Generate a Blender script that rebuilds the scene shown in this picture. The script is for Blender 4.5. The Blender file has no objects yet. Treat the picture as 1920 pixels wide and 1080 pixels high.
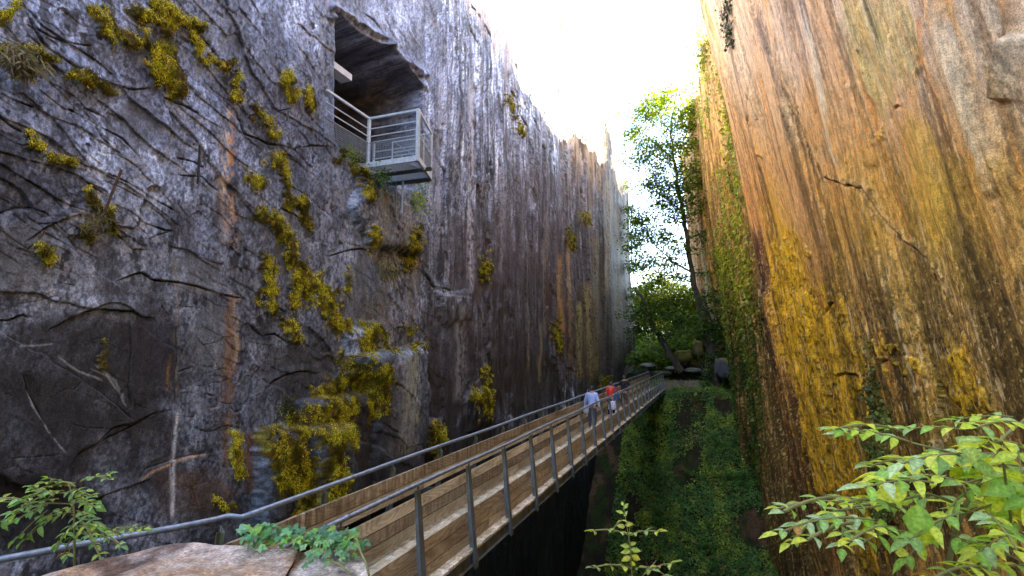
import bpy, math, random
import numpy as np
from mathutils import Vector, Matrix
random.seed(7); RS = np.random.RandomState(11)
scene = bpy.context.scene
COL = scene.collection

# ------------------------------------------------------------------ camera
TH = math.radians(20.43); PT = math.radians(6.56)
FW = np.array([-math.sin(TH)*math.cos(PT), math.cos(TH)*math.cos(PT), math.sin(PT)])
RT = np.array([math.cos(TH), math.sin(TH), 0.0])
UP = np.cross(RT, FW)
cam_d = bpy.data.cameras.new('camera'); cam = bpy.data.objects.new('camera', cam_d); COL.objects.link(cam)
cam.matrix_world = Matrix(((RT[0], UP[0], -FW[0], 0), (RT[1], UP[1], -FW[1], 0), (RT[2], UP[2], -FW[2], 0), (0, 0, 0, 1)))
cam_d.sensor_width = 36.0; cam_d.lens = 18.75; cam_d.clip_start = 0.05; cam_d.clip_end = 3000
scene.camera = cam

# ------------------------------------------------------------------ world and sun
SUN = Vector((0.86, 0.22, 0.62)).normalized()
w = bpy.data.worlds.new('World'); scene.world = w; w.use_nodes = True
wn = w.node_tree; bg = wn.nodes['Background']
sky = wn.nodes.new('ShaderNodeTexSky'); sky.sky_type = 'NISHITA'; sky.sun_disc = False
sky.sun_elevation = math.asin(SUN.z); sky.sun_rotation = math.atan2(SUN.x, SUN.y)
sky.air_density = 1.0; sky.dust_density = 2.5; sky.ozone_density = 1.5
wn.links.new(sky.outputs[0], bg.inputs[0]); bg.inputs[1].default_value = 0.15
ld = bpy.data.lights.new('sun', 'SUN'); ld.energy = 5.0; ld.angle = math.radians(0.5); ld.color = (1, 0.93, 0.82)
lo = bpy.data.objects.new('sun', ld); COL.objects.link(lo)
lo.rotation_euler = (-SUN).to_track_quat('-Z', 'Y').to_euler()
vs = scene.view_settings; vs.view_transform = 'Standard'; vs.look = 'None'; vs.exposure = 3.5; vs.gamma = 1
scene.render.engine = 'CYCLES'
scene.cycles.max_bounces = 8; scene.cycles.diffuse_bounces = 5; scene.cycles.transparent_max_bounces = 8

# ------------------------------------------------------------------ photo helpers
def ray(px, py): return FW + (px-960)/1000.0*RT - (py-540)/1000.0*UP
def on_x(px, py, x): r = ray(px, py); return r*(x/r[0])
def on_z(px, py, z): r = ray(px, py); return r*(z/r[2])
def on_y(px, py, y): r = ray(px, py); return r*(y/r[1])
def dist(px, py, d): r = ray(px, py); return r*d
def proj(P):
    d = np.maximum(P @ FW, 0.05)
    return 960+1000*(P @ RT)/d, 540-1000*(P @ UP)/d

# ------------------------------------------------------------------ noise
def _h(ix, iy, s):
    with np.errstate(over='ignore'):
        n = (ix.astype(np.int64)*374761393 + iy.astype(np.int64)*668265263 + s*1442695041).astype(np.uint32)
        n = (n ^ (n >> 13))*np.uint32(1274126177); n = n ^ (n >> 16); n = n*np.uint32(2246822519); n = n ^ (n >> 15)
    return (n & np.uint32(0xffffff)).astype(np.float32)/16777215.0
def vn(x, y, s=0):
    xi = np.floor(x); yi = np.floor(y); fx = (x-xi).astype(np.float32); fy = (y-yi).astype(np.float32)
    xi = xi.astype(np.int64); yi = yi.astype(np.int64)
    ux = fx*fx*fx*(fx*(fx*6-15)+10); uy = fy*fy*fy*(fy*(fy*6-15)+10)
    a = _h(xi, yi, s); b = _h(xi+1, yi, s); c = _h(xi, yi+1, s); d = _h(xi+1, yi+1, s)
    return (a+(b-a)*ux)*(1-uy)+(c+(d-c)*ux)*uy
def fbm(x, y, o=4, s=0, g=.5):
    r = 0; a = 1; t = 0
    for i in range(o):
        r = r+a*vn(x*2**i+i*17.3, y*2**i+i*9.1, s+i); t += a; a *= g
    return r/t                      # 0..1, mean .5
def ridge(x, y, o=3, s=0):
    r = 0; a = 1; t = 0
    for i in range(o):
        r = r+a*(1-np.abs(2*vn(x*2**i+3.3*i, y*2**i, s+i)-1)); t += a; a *= .5
    return r/t
def voro(x, y, s=0):
    xi = np.floor(x); yi = np.floor(y)
    f1 = np.full(x.shape, 9., np.float32); f2 = f1.copy(); cid = np.zeros(x.shape, np.float32); cx = f1.copy(); cy = f1.copy()
    for i in (-1, 0, 1):
        for j in (-1, 0, 1):
            a = _h(xi+i, yi+j, s); b = _h(xi+i, yi+j, s+5)
            dx = xi+i+a-x; dy = yi+j+b-y; d = np.sqrt(dx*dx+dy*dy).astype(np.float32)
            m = d < f1
            f2 = np.where(m, f1, np.minimum(f2, d)); cid = np.where(m, _h(xi+i, yi+j, s+9), cid)
            cx = np.where(m, dx, cx); cy = np.where(m, dy, cy); f1 = np.where(m, d, f1)
    return f1, f2, cid, cx, cy
def ss(a, b, x): t = np.clip((x-a)/(b-a), 0, 1); return t*t*(3-2*t)
def lerp(a, b, t): return a+(b-a)*t
def mixc(c, col, m): return c+(np.array(col, np.float32)-c)*m[..., None]

def seg_d(PX, PY, pts):
    """distance (px) to a polyline, with the signed side (>0 above the line) and position 0..1"""
    best = np.full(PX.shape, 1e9, np.float32); side = np.zeros(PX.shape, np.float32); pos = side.copy()
    n = len(pts)-1
    for k in range(n):
        (x0, y0), (x1, y1) = pts[k], pts[k+1]
        dx, dy = x1-x0, y1-y0; L = dx*dx+dy*dy+1e-9
        t = np.clip(((PX-x0)*dx+(PY-y0)*dy)/L, 0, 1)
        ex = PX-x0-t*dx; ey = PY-y0-t*dy; d = np.sqrt(ex*ex+ey*ey)
        m = d < best
        best = np.where(m, d, best); side = np.where(m, (dx*ey-dy*ex), side); pos = np.where(m, (k+t)/n, pos)
    return best, side, pos
def near(PX, PY, pts, pad):
    xs = [p[0] for p in pts]; ys = [p[1] for p in pts]
    return (PX > min(xs)-pad) & (PX < max(xs)+pad) & (PY > min(ys)-pad) & (PY < max(ys)+pad)
def stroke(PX, PY, pts, wd, out=None, amp=1.0):
    m = near(PX, PY, pts, wd*2.5)
    r = np.zeros(PX.shape, np.float32) if out is None else out
    if m.any():
        d, s_, p_ = seg_d(PX[m], PY[m], pts)
        r[m] = np.maximum(r[m], amp*np.exp(-(d/wd)**2))
    return r
def inpoly(PX, PY, poly):
    c = np.zeros(PX.shape, bool); n = len(poly); j = n-1
    for i in range(n):
        xi, yi = poly[i]; xj, yj = poly[j]
        if yi != yj:
            c ^= ((yi > PY) != (yj > PY)) & (PX < (xj-xi)*(PY-yi)/(yj-yi)+xi)
        j = i
    return c

# ------------------------------------------------------------------ object helpers
def link(o, parent=None):
    COL.objects.link(o)
    if parent is not None: o.parent = parent
    return o
def np_mesh(name, V, F, mat, parent=None, col=None, smooth=False):
    """V (n,3), F (m,k) one face size, col (n,3) per-vertex base colour"""
    me = bpy.data.meshes.new(name); V = np.ascontiguousarray(V, np.float32); F = np.ascontiguousarray(F, np.int32)
    me.vertices.add(len(V)); me.vertices.foreach_set('co', V.ravel())
    m, k = F.shape; me.loops.add(m*k); me.loops.foreach_set('vertex_index', F.ravel())
    me.polygons.add(m); me.polygons.foreach_set('loop_start', np.arange(0, m*k, k, dtype=np.int32))
    try: me.polygons.foreach_set('loop_total', np.full(m, k, np.int32))
    except Exception: pass
    if smooth: me.polygons.foreach_set('use_smooth', np.ones(m, bool))
    if col is not None:
        a = me.color_attributes.new('Col', 'FLOAT_COLOR', 'POINT')
        c4 = np.ones((len(V), 4), np.float32); c4[:, :3] = col; a.data.foreach_set('color', c4.ravel())
    me.update(calc_edges=True); me.materials.append(mat)
    return link(bpy.data.objects.new(name, me), parent)
class MB:
    """collects boxes, tubes and strips and links them as ONE mesh object"""
    def __init__(s): s.v = []; s.f = []; s.c = []
    def add(s, vs, fs, c=(1, 1, 1)):
        b = len(s.v); s.v += [tuple(map(float, v)) for v in vs]; s.f += [tuple(b+i for i in f) for f in fs]; s.c += [tuple(c)]*len(vs)
    def box(s, lo, hi, c=(1, 1, 1)):
        x0, y0, z0 = lo; x1, y1, z1 = hi
        s.add([(x0, y0, z0), (x1, y0, z0), (x1, y1, z0), (x0, y1, z0), (x0, y0, z1), (x1, y0, z1), (x1, y1, z1), (x0, y1, z1)],
              [(0, 3, 2, 1), (4, 5, 6, 7), (0, 1, 5, 4), (1, 2, 6, 5), (2, 3, 7, 6), (3, 0, 4, 7)], c)
    def bar(s, a, b, wx, wy, c=(1, 1, 1), up=(0, 0, 1)):
        a = Vector(a); b = Vector(b); d = (b-a).normalized(); u = Vector(up)
        if abs(d.dot(u)) > .95: u = Vector((1, 0, 0))
        sx = d.cross(u).normalized()*wx/2; sy = d.cross(sx).normalized()*wy/2
        s.add([p+q for p in (a, b) for q in (-sx-sy, sx-sy, sx+sy, -sx+sy)],
              [(3, 2, 1, 0), (4, 5, 6, 7), (0, 1, 5, 4), (1, 2, 6, 5), (2, 3, 7, 6), (3, 0, 4, 7)], c)
    def tube(s, pts, rad, n=8, c=(1, 1, 1), cap=True):
        pts = [Vector(p) for p in pts]; m = len(pts)
        rad = [rad]*m if not hasattr(rad, '__len__') else rad
        vs = []; fs = []; ref = None
        for i, p in enumerate(pts):
            d = (pts[min(i+1, m-1)]-pts[max(i-1, 0)])
            d = d.normalized() if d.length > 1e-9 else Vector((0, 0, 1))
            if ref is None: ref = Vector((0, 0, 1)) if abs(d.z) < .9 else Vector((1, 0, 0))
            x = d.cross(ref).normalized(); y = x.cross(d).normalized(); ref = y
            for k in range(n):
                t = 2*math.pi*k/n; vs.append(p+(x*math.cos(t)+y*math.sin(t))*rad[i])
        for i in range(m-1):
            for k in range(n): fs.append((i*n+k, i*n+(k+1) % n, (i+1)*n+(k+1) % n, (i+1)*n+k))
        if cap: fs.append(tuple(range(n))[::-1]); fs.append(tuple((m-1)*n+k for k in range(n)))
        s.add(vs, fs, c)
    def build(s, name, mat, parent=None, smooth=False, off=(0, 0, 0)):
        me = bpy.data.meshes.new(name); o_ = Vector(off)
        me.from_pydata([Vector(v)-o_ for v in s.v], [], s.f)
        a = me.color_attributes.new('Col', 'FLOAT_COLOR', 'POINT')
        a.data.foreach_set('color', np.array([list(c)[:3]+[1] for c in s.c], np.float32).ravel())
        if smooth:
            for p in me.polygons: p.use_smooth = True
        me.update(); me.materials.append(mat)
        return link(bpy.data.objects.new(name, me), parent)
def tag(o, label, cat, group=None, kind=None):
    if label: o['label'] = label
    if cat: o['category'] = cat
    if group: o['group'] = group
    if kind: o['kind'] = kind
    return o
def empty(name, loc, label, cat, group=None):
    o = bpy.data.objects.new(name, None); o.location = tuple(map(float, loc)); o.empty_display_size = .2
    return tag(link(o), label, cat, group)
def grid_faces(nc, nr):
    i = np.arange(nc-1)[:, None]*nr+np.arange(nr-1)[None, :]
    return np.stack([i, i+nr, i+nr+1, i+1], -1).reshape(-1, 4)

# ------------------------------------------------------------------ materials
def mat_new(name):
    m = bpy.data.materials.new(name); m.use_nodes = True; nt = m.node_tree
    return m, nt, nt.nodes['Principled BSDF'], nt.nodes.new, nt.links.new
def nz(nt, scale, detail=4, rough=.6, vec=None, dist=0):
    n = nt.nodes.new('ShaderNodeTexNoise'); n.inputs['Scale'].default_value = scale; n.inputs['Detail'].default_value = detail
    n.inputs['Roughness'].default_value = rough; n.inputs['Distortion'].default_value = dist
    if vec is not None: nt.links.new(vec, n.inputs['Vector'])
    return n
def ramp(nt, src, stops):
    r = nt.nodes.new('ShaderNodeValToRGB'); e = r.color_ramp.elements
    while len(e) < len(stops): e.new(.5)
    for k, (p, c) in enumerate(stops): e[k].position = p; e[k].color = (*c, 1) if len(c) == 3 else c
    nt.links.new(src, r.inputs[0]); return r
def mul(nt, a, b, f=1.0, mode='MULTIPLY'):
    m = nt.nodes.new('ShaderNodeMix'); m.data_type = 'RGBA'; m.blend_type = mode; m.inputs[0].default_value = f
    nt.links.new(a, m.inputs[6])
    if isinstance(b, tuple): m.inputs[7].default_value = (*b, 1)
    else: nt.links.new(b, m.inputs[7])
    return m.outputs[2]
def bump(nt, h, strength, distance, prev=None):
    b = nt.nodes.new('ShaderNodeBump'); b.inputs['Strength'].default_value = strength; b.inputs['Distance'].default_value = distance
    nt.links.new(h, b.inputs['Height'])
    if prev is not None: nt.links.new(prev, b.inputs['Normal'])
    return b.outputs[0]
def mat_rock(name, zs=.35, rough=.62, spec=.4, bs=.6, k=1.0):
    m, nt, p, new, ln = mat_new(name)
    at = new('ShaderNodeAttribute'); at.attribute_name = 'Col'
    tc = new('ShaderNodeTexCoord'); mp = new('ShaderNodeMapping'); mp.inputs['Scale'].default_value = (1, 1, zs); ln(tc.outputs['Object'], mp.inputs[0])
    n1 = nz(nt, 9*k, 8, .65, mp.outputs[0]); n2 = nz(nt, 42*k, 6, .7, tc.outputs['Object']); n3 = nz(nt, 2.3*k, 6, .6, mp.outputs[0], 1.0)
    r1 = ramp(nt, n1.outputs[0], [(.3, (.55, .55, .56)), (.5, (1, 1, 1)), (.72, (1.5, 1.47, 1.42))])
    r2 = ramp(nt, n2.outputs[0], [(.34, (.5, .5, .5)), (.5, (1, 1, 1)), (.68, (1.6, 1.6, 1.6))])
    c = mul(nt, at.outputs[0], r1.outputs[0]); c = mul(nt, c, r2.outputs[0]); ln(c, p.inputs['Base Color'])
    b = bump(nt, n3.outputs[0], bs, .03); b = bump(nt, n1.outputs[0], bs*1.2, .03, b); b = bump(nt, n2.outputs[0], bs*1.6, .014, b)
    ln(b, p.inputs['Normal']); p.inputs['Specular IOR Level'].default_value = spec
    rr = new('ShaderNodeMapRange'); ln(n1.outputs[0], rr.inputs[0]); rr.inputs[3].default_value = rough-.18; rr.inputs[4].default_value = rough+.25
    ln(rr.outputs[0], p.inputs['Roughness'])
    return m
def mat_leaf(name, trans=.35, gloss=.25, scale=3.0, spec=.3):
    m, nt, p, new, ln = mat_new(name)
    at = new('ShaderNodeAttribute'); at.attribute_name = 'Col'
    tc = new('ShaderNodeTexCoord'); n = nz(nt, scale, 3, .6, tc.outputs['Object'])
    r = ramp(nt, n.outputs[0], [(.3, (.62, .68, .6)), (.7, (1.3, 1.25, 1.1))]); c = mul(nt, at.outputs[0], r.outputs[0])
    ln(c, p.inputs['Base Color']); p.inputs['Roughness'].default_value = .5; p.inputs['Specular IOR Level'].default_value = spec
    tr = new('ShaderNodeBsdfTranslucent'); tcx = mul(nt, c, (1.25, 1.2, .45)); ln(tcx, tr.inputs[0])
    mx = new('ShaderNodeMixShader'); mx.inputs[0].default_value = trans
    ln(p.outputs[0], mx.inputs[1]); ln(tr.outputs[0], mx.inputs[2]); ln(mx.outputs[0], nt.nodes['Material Output'].inputs[0])
    return m
def mat_bark(name, a, b, s=6):
    m, nt, p, new, ln = mat_new(name)
    tc = new('ShaderNodeTexCoord'); mp = new('ShaderNodeMapping'); mp.inputs['Scale'].default_value = (1, 1, .25); ln(tc.outputs['Object'], mp.inputs[0])
    n = nz(nt, s, 6, .65, mp.outputs[0]); r = ramp(nt, n.outputs[0], [(.35, a), (.65, b)])
    ln(r.outputs[0], p.inputs['Base Color']); p.inputs['Roughness'].default_value = .9
    ln(bump(nt, n.outputs[0], .8, .03), p.inputs['Normal']); return m
def mat_wood(name, k=1.0):
    m, nt, p, new, ln = mat_new(name)
    at = new('ShaderNodeAttribute'); at.attribute_name = 'Col'     # r = tone, g = plank offset, b = stain
    sep = new('ShaderNodeSeparateColor'); ln(at.outputs[0], sep.inputs[0])
    tc = new('ShaderNodeTexCoord'); mp = new('ShaderNodeMapping'); mp.inputs['Scale'].default_value = (5.5, 1.1, 5.5); ln(tc.outputs['Object'], mp.inputs[0])
    cm = new('ShaderNodeCombineXYZ'); m10 = new('ShaderNodeMath'); m10.operation = 'MULTIPLY'; m10.inputs[1].default_value = 37; ln(sep.outputs[1], m10.inputs[0])
    ln(m10.outputs[0], cm.inputs[0]); ln(m10.outputs[0], cm.inputs[1]); ln(m10.outputs[0], cm.inputs[2])
    ad = new('ShaderNodeVectorMath'); ln(mp.outputs[0], ad.inputs[0]); ln(cm.outputs[0], ad.inputs[1])
    base = nz(nt, .55, 1.2, .4, ad.outputs[0])                     # contour lines of a smooth field read as flat-sawn grain
    mm = new('ShaderNodeMath'); mm.operation = 'MULTIPLY'; mm.inputs[1].default_value = 19; ln(base.outputs[0], mm.inputs[0])
    fr = new('ShaderNodeMath'); fr.operation = 'FRACT'; ln(mm.outputs[0], fr.inputs[0])
    gr = ramp(nt, fr.outputs[0], [(0, (.55, .47, .38)), (.22, (.8, .76, .7)), (.6, (1.08, 1.05, 1.02)), (1, (.75, .7, .62))])
    fine = nz(nt, 14, 5, .7, ad.outputs[0]); fr2 = ramp(nt, fine.outputs[0], [(.3, (.7, .7, .68)), (.7, (1.25, 1.25, 1.25))])
    big = nz(nt, .8, 4, .6, ad.outputs[0]); fr3 = ramp(nt, big.outputs[0], [(.35, (.62, .55, .42)), (.65, (1.15, 1.12, 1.05))])
    mp2 = new('ShaderNodeMapping'); mp2.inputs['Scale'].default_value = (14, 14, 1.6); ln(tc.outputs['Object'], mp2.inputs[0])
    dr = nz(nt, 1.1, 5, .65, mp2.outputs[0]); rd = ramp(nt, dr.outputs[0], [(.36, (.30, .2, .13)), (.62, (1, .93, .85))])
    tone = new('ShaderNodeCombineColor'); [ln(sep.outputs[0], tone.inputs[i]) for i in range(3)]
    c = mul(nt, tone.outputs[0], (.60*k, .56*k, .455*k)); c = mul(nt, c, gr.outputs[0], .85); c = mul(nt, c, fr2.outputs[0]); c = mul(nt, c, fr3.outputs[0])
    st = nt.nodes.new('ShaderNodeMix'); st.data_type = 'RGBA'; st.blend_type = 'MULTIPLY'
    ln(sep.outputs[2], st.inputs[0]); ln(c, st.inputs[6]); ln(rd.outputs[0], st.inputs[7]); ln(st.outputs[2], p.inputs['Base Color'])
    p.inputs['Roughness'].default_value = .72
    ln(bump(nt, fine.outputs[0], .35, .004), p.inputs['Normal']); return m
def mat_metal(name, c0, c1, rough=.5, metal=.3, s=18, moss=None):
    m, nt, p, new, ln = mat_new(name)
    tc = new('ShaderNodeTexCoord'); n = nz(nt, s, 5, .7, tc.outputs['Object']); r = ramp(nt, n.outputs[0], [(.35, c0), (.65, c1)])
    c = r.outputs[0]
    if moss:
        n2 = nz(nt, 3.5, 6, .7, tc.outputs['Object']); r2 = ramp(nt, n2.outputs[0], [(.47, (0, 0, 0)), (.6, (1, 1, 1))])
        mx = new('ShaderNodeMix'); mx.data_type = 'RGBA'; ln(r2.outputs[0], mx.inputs[0]); ln(c, mx.inputs[6]); mx.inputs[7].default_value = (*moss, 1); c = mx.outputs[2]
    ln(c, p.inputs['Base Color']); p.inputs['Roughness'].default_value = rough; p.inputs['Metallic'].default_value = metal
    ln(bump(nt, n.outputs[0], .25, .003), p.inputs['Normal']); return m
def mat_plain(name, c, rough=.8, s=30, var=.25):
    m, nt, p, new, ln = mat_new(name)
    tc = new('ShaderNodeTexCoord'); n = nz(nt, s, 4, .6, tc.outputs['Object'])
    r = ramp(nt, n.outputs[0], [(.3, tuple(x*(1-var) for x in c)), (.7, tuple(x*(1+var) for x in c))])
    ln(r.outputs[0], p.inputs['Base Color']); p.inputs['Roughness'].default_value = rough; return m
M = dict(
    slate=mat_rock('slate', .45, .6, .35, .34), ochre=mat_rock('weathered slate', .22, .75, .25, .32, 1.3), boulder=mat_rock('boulder', 1, .8, .25, .5, 1.8),
    soil=mat_rock('soil', 1, .95, .1, .5), leaf=mat_leaf('leaf'), leaf_back=mat_leaf('backlit leaf', .55), leaf_dark=mat_leaf('dark leaf', .3, .2, 1.5, .15),
    leaf_near=mat_leaf('near leaf', .45, .3, 90.0, .35), moss=mat_leaf('moss', .12, .1, 14, .05), bark=mat_bark('bark', (.03, .022, .014), (.10, .075, .05)), stem=mat_plain('stem', (.22, .2, .06)),
    wood=mat_wood('timber'), deck=mat_wood('bleached timber', 1.35),
    galv=mat_metal('galvanised steel', (.16, .19, .23), (.30, .34, .40), .42, .45), post=mat_metal('mossy steel', (.13, .15, .16), (.2, .225, .24), .6, .3, 14, (.10, .10, .035)),
    paint=mat_metal('pale painted steel', (.42, .46, .50), (.62, .66, .70), .5, .1), dark=mat_metal('dark steel', (.03, .03, .028), (.07, .068, .06), .6, .3),
    rust=mat_metal('rusty steel', (.06, .03, .02), (.13, .07, .045), .8, .1), white=mat_plain('white panel', (.55, .56, .58), .6, 8, .1))
# ------------------------------------------------------------------ left cliff (slate wall with a grotto)
WX = -7.0; ZTOP = 17.6; ZBOT = -16.5
cp, sp = math.cos(PT), math.sin(PT)
def z_at(x, y, py):
    A = (-x*math.sin(TH)+y*math.cos(TH))*cp; B = -(A/cp)*sp; q = (540-py)/1000.0
    return (q*A-B)/(cp-q*sp)
def rows_for(x, y, top, nfine, lo=-150, hi=1260):
    """row heights of one column: fine where the photo looks, coarse above and below"""
    zt = min(top, z_at(x, y, lo)); zb = max(ZBOT, z_at(x, y, hi))
    a = np.linspace(ZBOT, zb, 11)[:-1]-np.linspace(.001, 0, 10); b = np.linspace(zb, zt, nfine); c = np.linspace(zt, top, 11)[1:]+np.linspace(.001, .01, 10)
    return np.concatenate([a, b, c])
pxs = np.arange(-130, 1189, 1.5)
YL = []
for p_ in pxs:
    r = ray(p_, 655); YL.append(WX/r[0]*r[1])
YL = np.concatenate([np.linspace(-28, YL[0]-.3, 34), YL, np.linspace(YL[-1]+.4, 51.5, 6)])
NR = 900
Z = np.stack([rows_for(WX, max(y, 2.9), ZTOP, NR) for y in YL]); Yg = np.repeat(YL[:, None], Z.shape[1], 1)
P0 = np.stack([np.full_like(Z, WX), Yg, Z], -1)
PX, PY = proj(P0.reshape(-1, 3)); PX = PX.reshape(Z.shape); PY = PY.reshape(Z.shape)
bad = Yg < 2.5; PX[bad] = -900
wr1 = fbm(Yg*1.7, Z*1.7, 3, 5)-.5; wr2 = fbm(Yg*1.7+40, Z*1.7, 3, 6)-.5
fw1 = fbm(Yg*9, Z*9, 3, 15)-.5; fw2 = fbm(Yg*9+4, Z*9, 3, 16)-.5
jx = wr1*18+fw1*5; jy = wr2*18+fw2*5
QX = PX+jx; QY = PY+jy
far = ss(760, 880, PX); nearw = 1-far
D = (fbm(Yg*.18, Z*.12, 2, 21)-.5)*.5
# slabby fractured slate nearby
f1, f2, cid, cx, cy = voro((Yg+wr1*.35)*.5+Z*.16, (Z+wr2*.3)*.8+Yg*.35, 3)
edge = f2-f1
D += nearw*((cid-.5)*.06+(cx*.008+cy*.006)*(cid*2-1))
f1b, f2b, cidb, cxb, cyb = voro((Yg+wr2*.2)*1.3+Z*.4, (Z+wr1*.15)*3.4+Yg*1.3, 13)
lay = ss(360, 300, PX)*ss(170, 230, PY)*ss(470, 430, PY); D += nearw*((cidb-.5)*.012+cyb*.012)*ss(.50, .66, fbm(Yg*.7, Z*.7, 2, 14))+lay*((cidb-.5)*.012+cyb*.012)
f1c, f2c, cidc, cxc, cyc = voro(Yg*4.2+wr1*.8, Z*6.5+Yg*2.2, 17); D += nearw*((cidc-.5)*.008+cyc*.006)*ss(.5, .65, fbm(Yg*.8+4, Z*.8, 2, 18))
D += nearw*((fbm(Yg*.6, Z*.4, 2, 31)-.5)*.04+(fbm(Yg*7, Z*6, 5, 33, .6)-.5)*.014)
g1 = nearw*(1-ss(0, .02, edge))*ss(.42, .6, fbm(Yg*.9, Z*.9, 2, 90)); g1 = g1*.3*ss(.3, .6, fbm(Yg*3, Z*3, 2, 91)); D -= g1*.05
# vertical ribs farther away
rb = ridge(Yg*.55+wr1*.5, Z*.045, 3, 41); rb2 = ridge(Yg*1.7+wr2*.5, Z*.10+3, 4, 47)
ribs = (rb-.5)*.20+(rb2-.5)*.09+(fbm(Yg*7, Z*.5, 5, 51, .6)-.5)*.07+(fbm(Yg*3, Z*3, 4, 53, .6)-.5)*.02
fv1, fv2, cidv, cxv, cyv = voro(Yg*.9+wr1*.8, Z*.17+wr2*.3, 23)
ribs += (cidv-.5)*.07
D += far*ribs
# grotto
cave_poly = [(642, 18), (660, 30), (690, 56), (722, 74), (740, 84), (756, 96), (776, 122), (792, 150), (800, 168), (798, 210), (806, 300), (800, 338), (742, 345), (700, 332), (676, 300), (642, 262)]
cm_ = near(PX, PY, cave_poly, 40)
cx_, cy_ = PX[cm_]+jx[cm_]*.25, PY[cm_]+jy[cm_]*.25
ins = inpoly(cx_, cy_, cave_poly); dd, _, _ = seg_d(cx_, cy_, cave_poly+[cave_poly[0]])
dleft = np.abs(cx_-642)
prof = np.where(ins, 1-np.exp(-(dd*ss(-.3, .4, fbm(cx_*.05, cy_*.05, 3, 65)))/22.0), 0); prof = np.where(ins & (dleft < 10), 1-np.exp(-dd/3.0), prof)
cave = np.zeros(PX.shape, np.float32); cave[cm_] = prof
D = D*(1-cave*.4)-cave*(2.6+1.0*(fbm(Yg*1.2, Z*1.2, 5, 61)-.5)*2+.45*(ridge(Yg*2.2+Z*1.5, Z*1.5, 3, 62)-.5))
# slab layers above the grotto mouth
for pts, a, wd in (([(640, 30), (665, 45), (700, 72), (730, 84), (745, 78)], .10, 6), ([(640, 10), (700, 42), (740, 66), (775, 105), (800, 135)], .10, 6), ([(742, 80), (770, 118), (800, 160)], .08, 5)):
    D += a*stroke(QX, QY, pts, wd)
# ledges and pillar under the moss
for poly, a in (([(478, 806), (560, 800), (640, 788), (640, 990), (470, 990)], .30), ([(556, 752), (600, 742), (690, 730), (700, 990), (560, 990)], .24),
                ([(645, 664), (730, 655), (790, 648), (800, 740), (790, 960), (690, 960), (690, 740)], .38), ([(640, 620), (700, 600), (716, 640), (700, 720), (640, 700)], .2),
                ([(676, 300), (742, 346), (800, 345), (806, 420), (800, 480), (700, 470), (668, 400)], .22), ([(870, 735), (915, 728), (925, 800), (880, 810)], .12),
                ([(800, 790), (835, 780), (840, 860), (800, 860)], .12), ([(820, 545), (885, 540), (880, 600), (840, 610)], .08)):
    m = near(PX, PY, poly, 30); x_, y_ = QX[m], QY[m]
    d_, _, _ = seg_d(x_, y_, poly+[poly[0]]); i_ = inpoly(x_, y_, poly); D[m] += np.where(i_, a*(1-np.exp(-d_/5)), 0)
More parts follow.
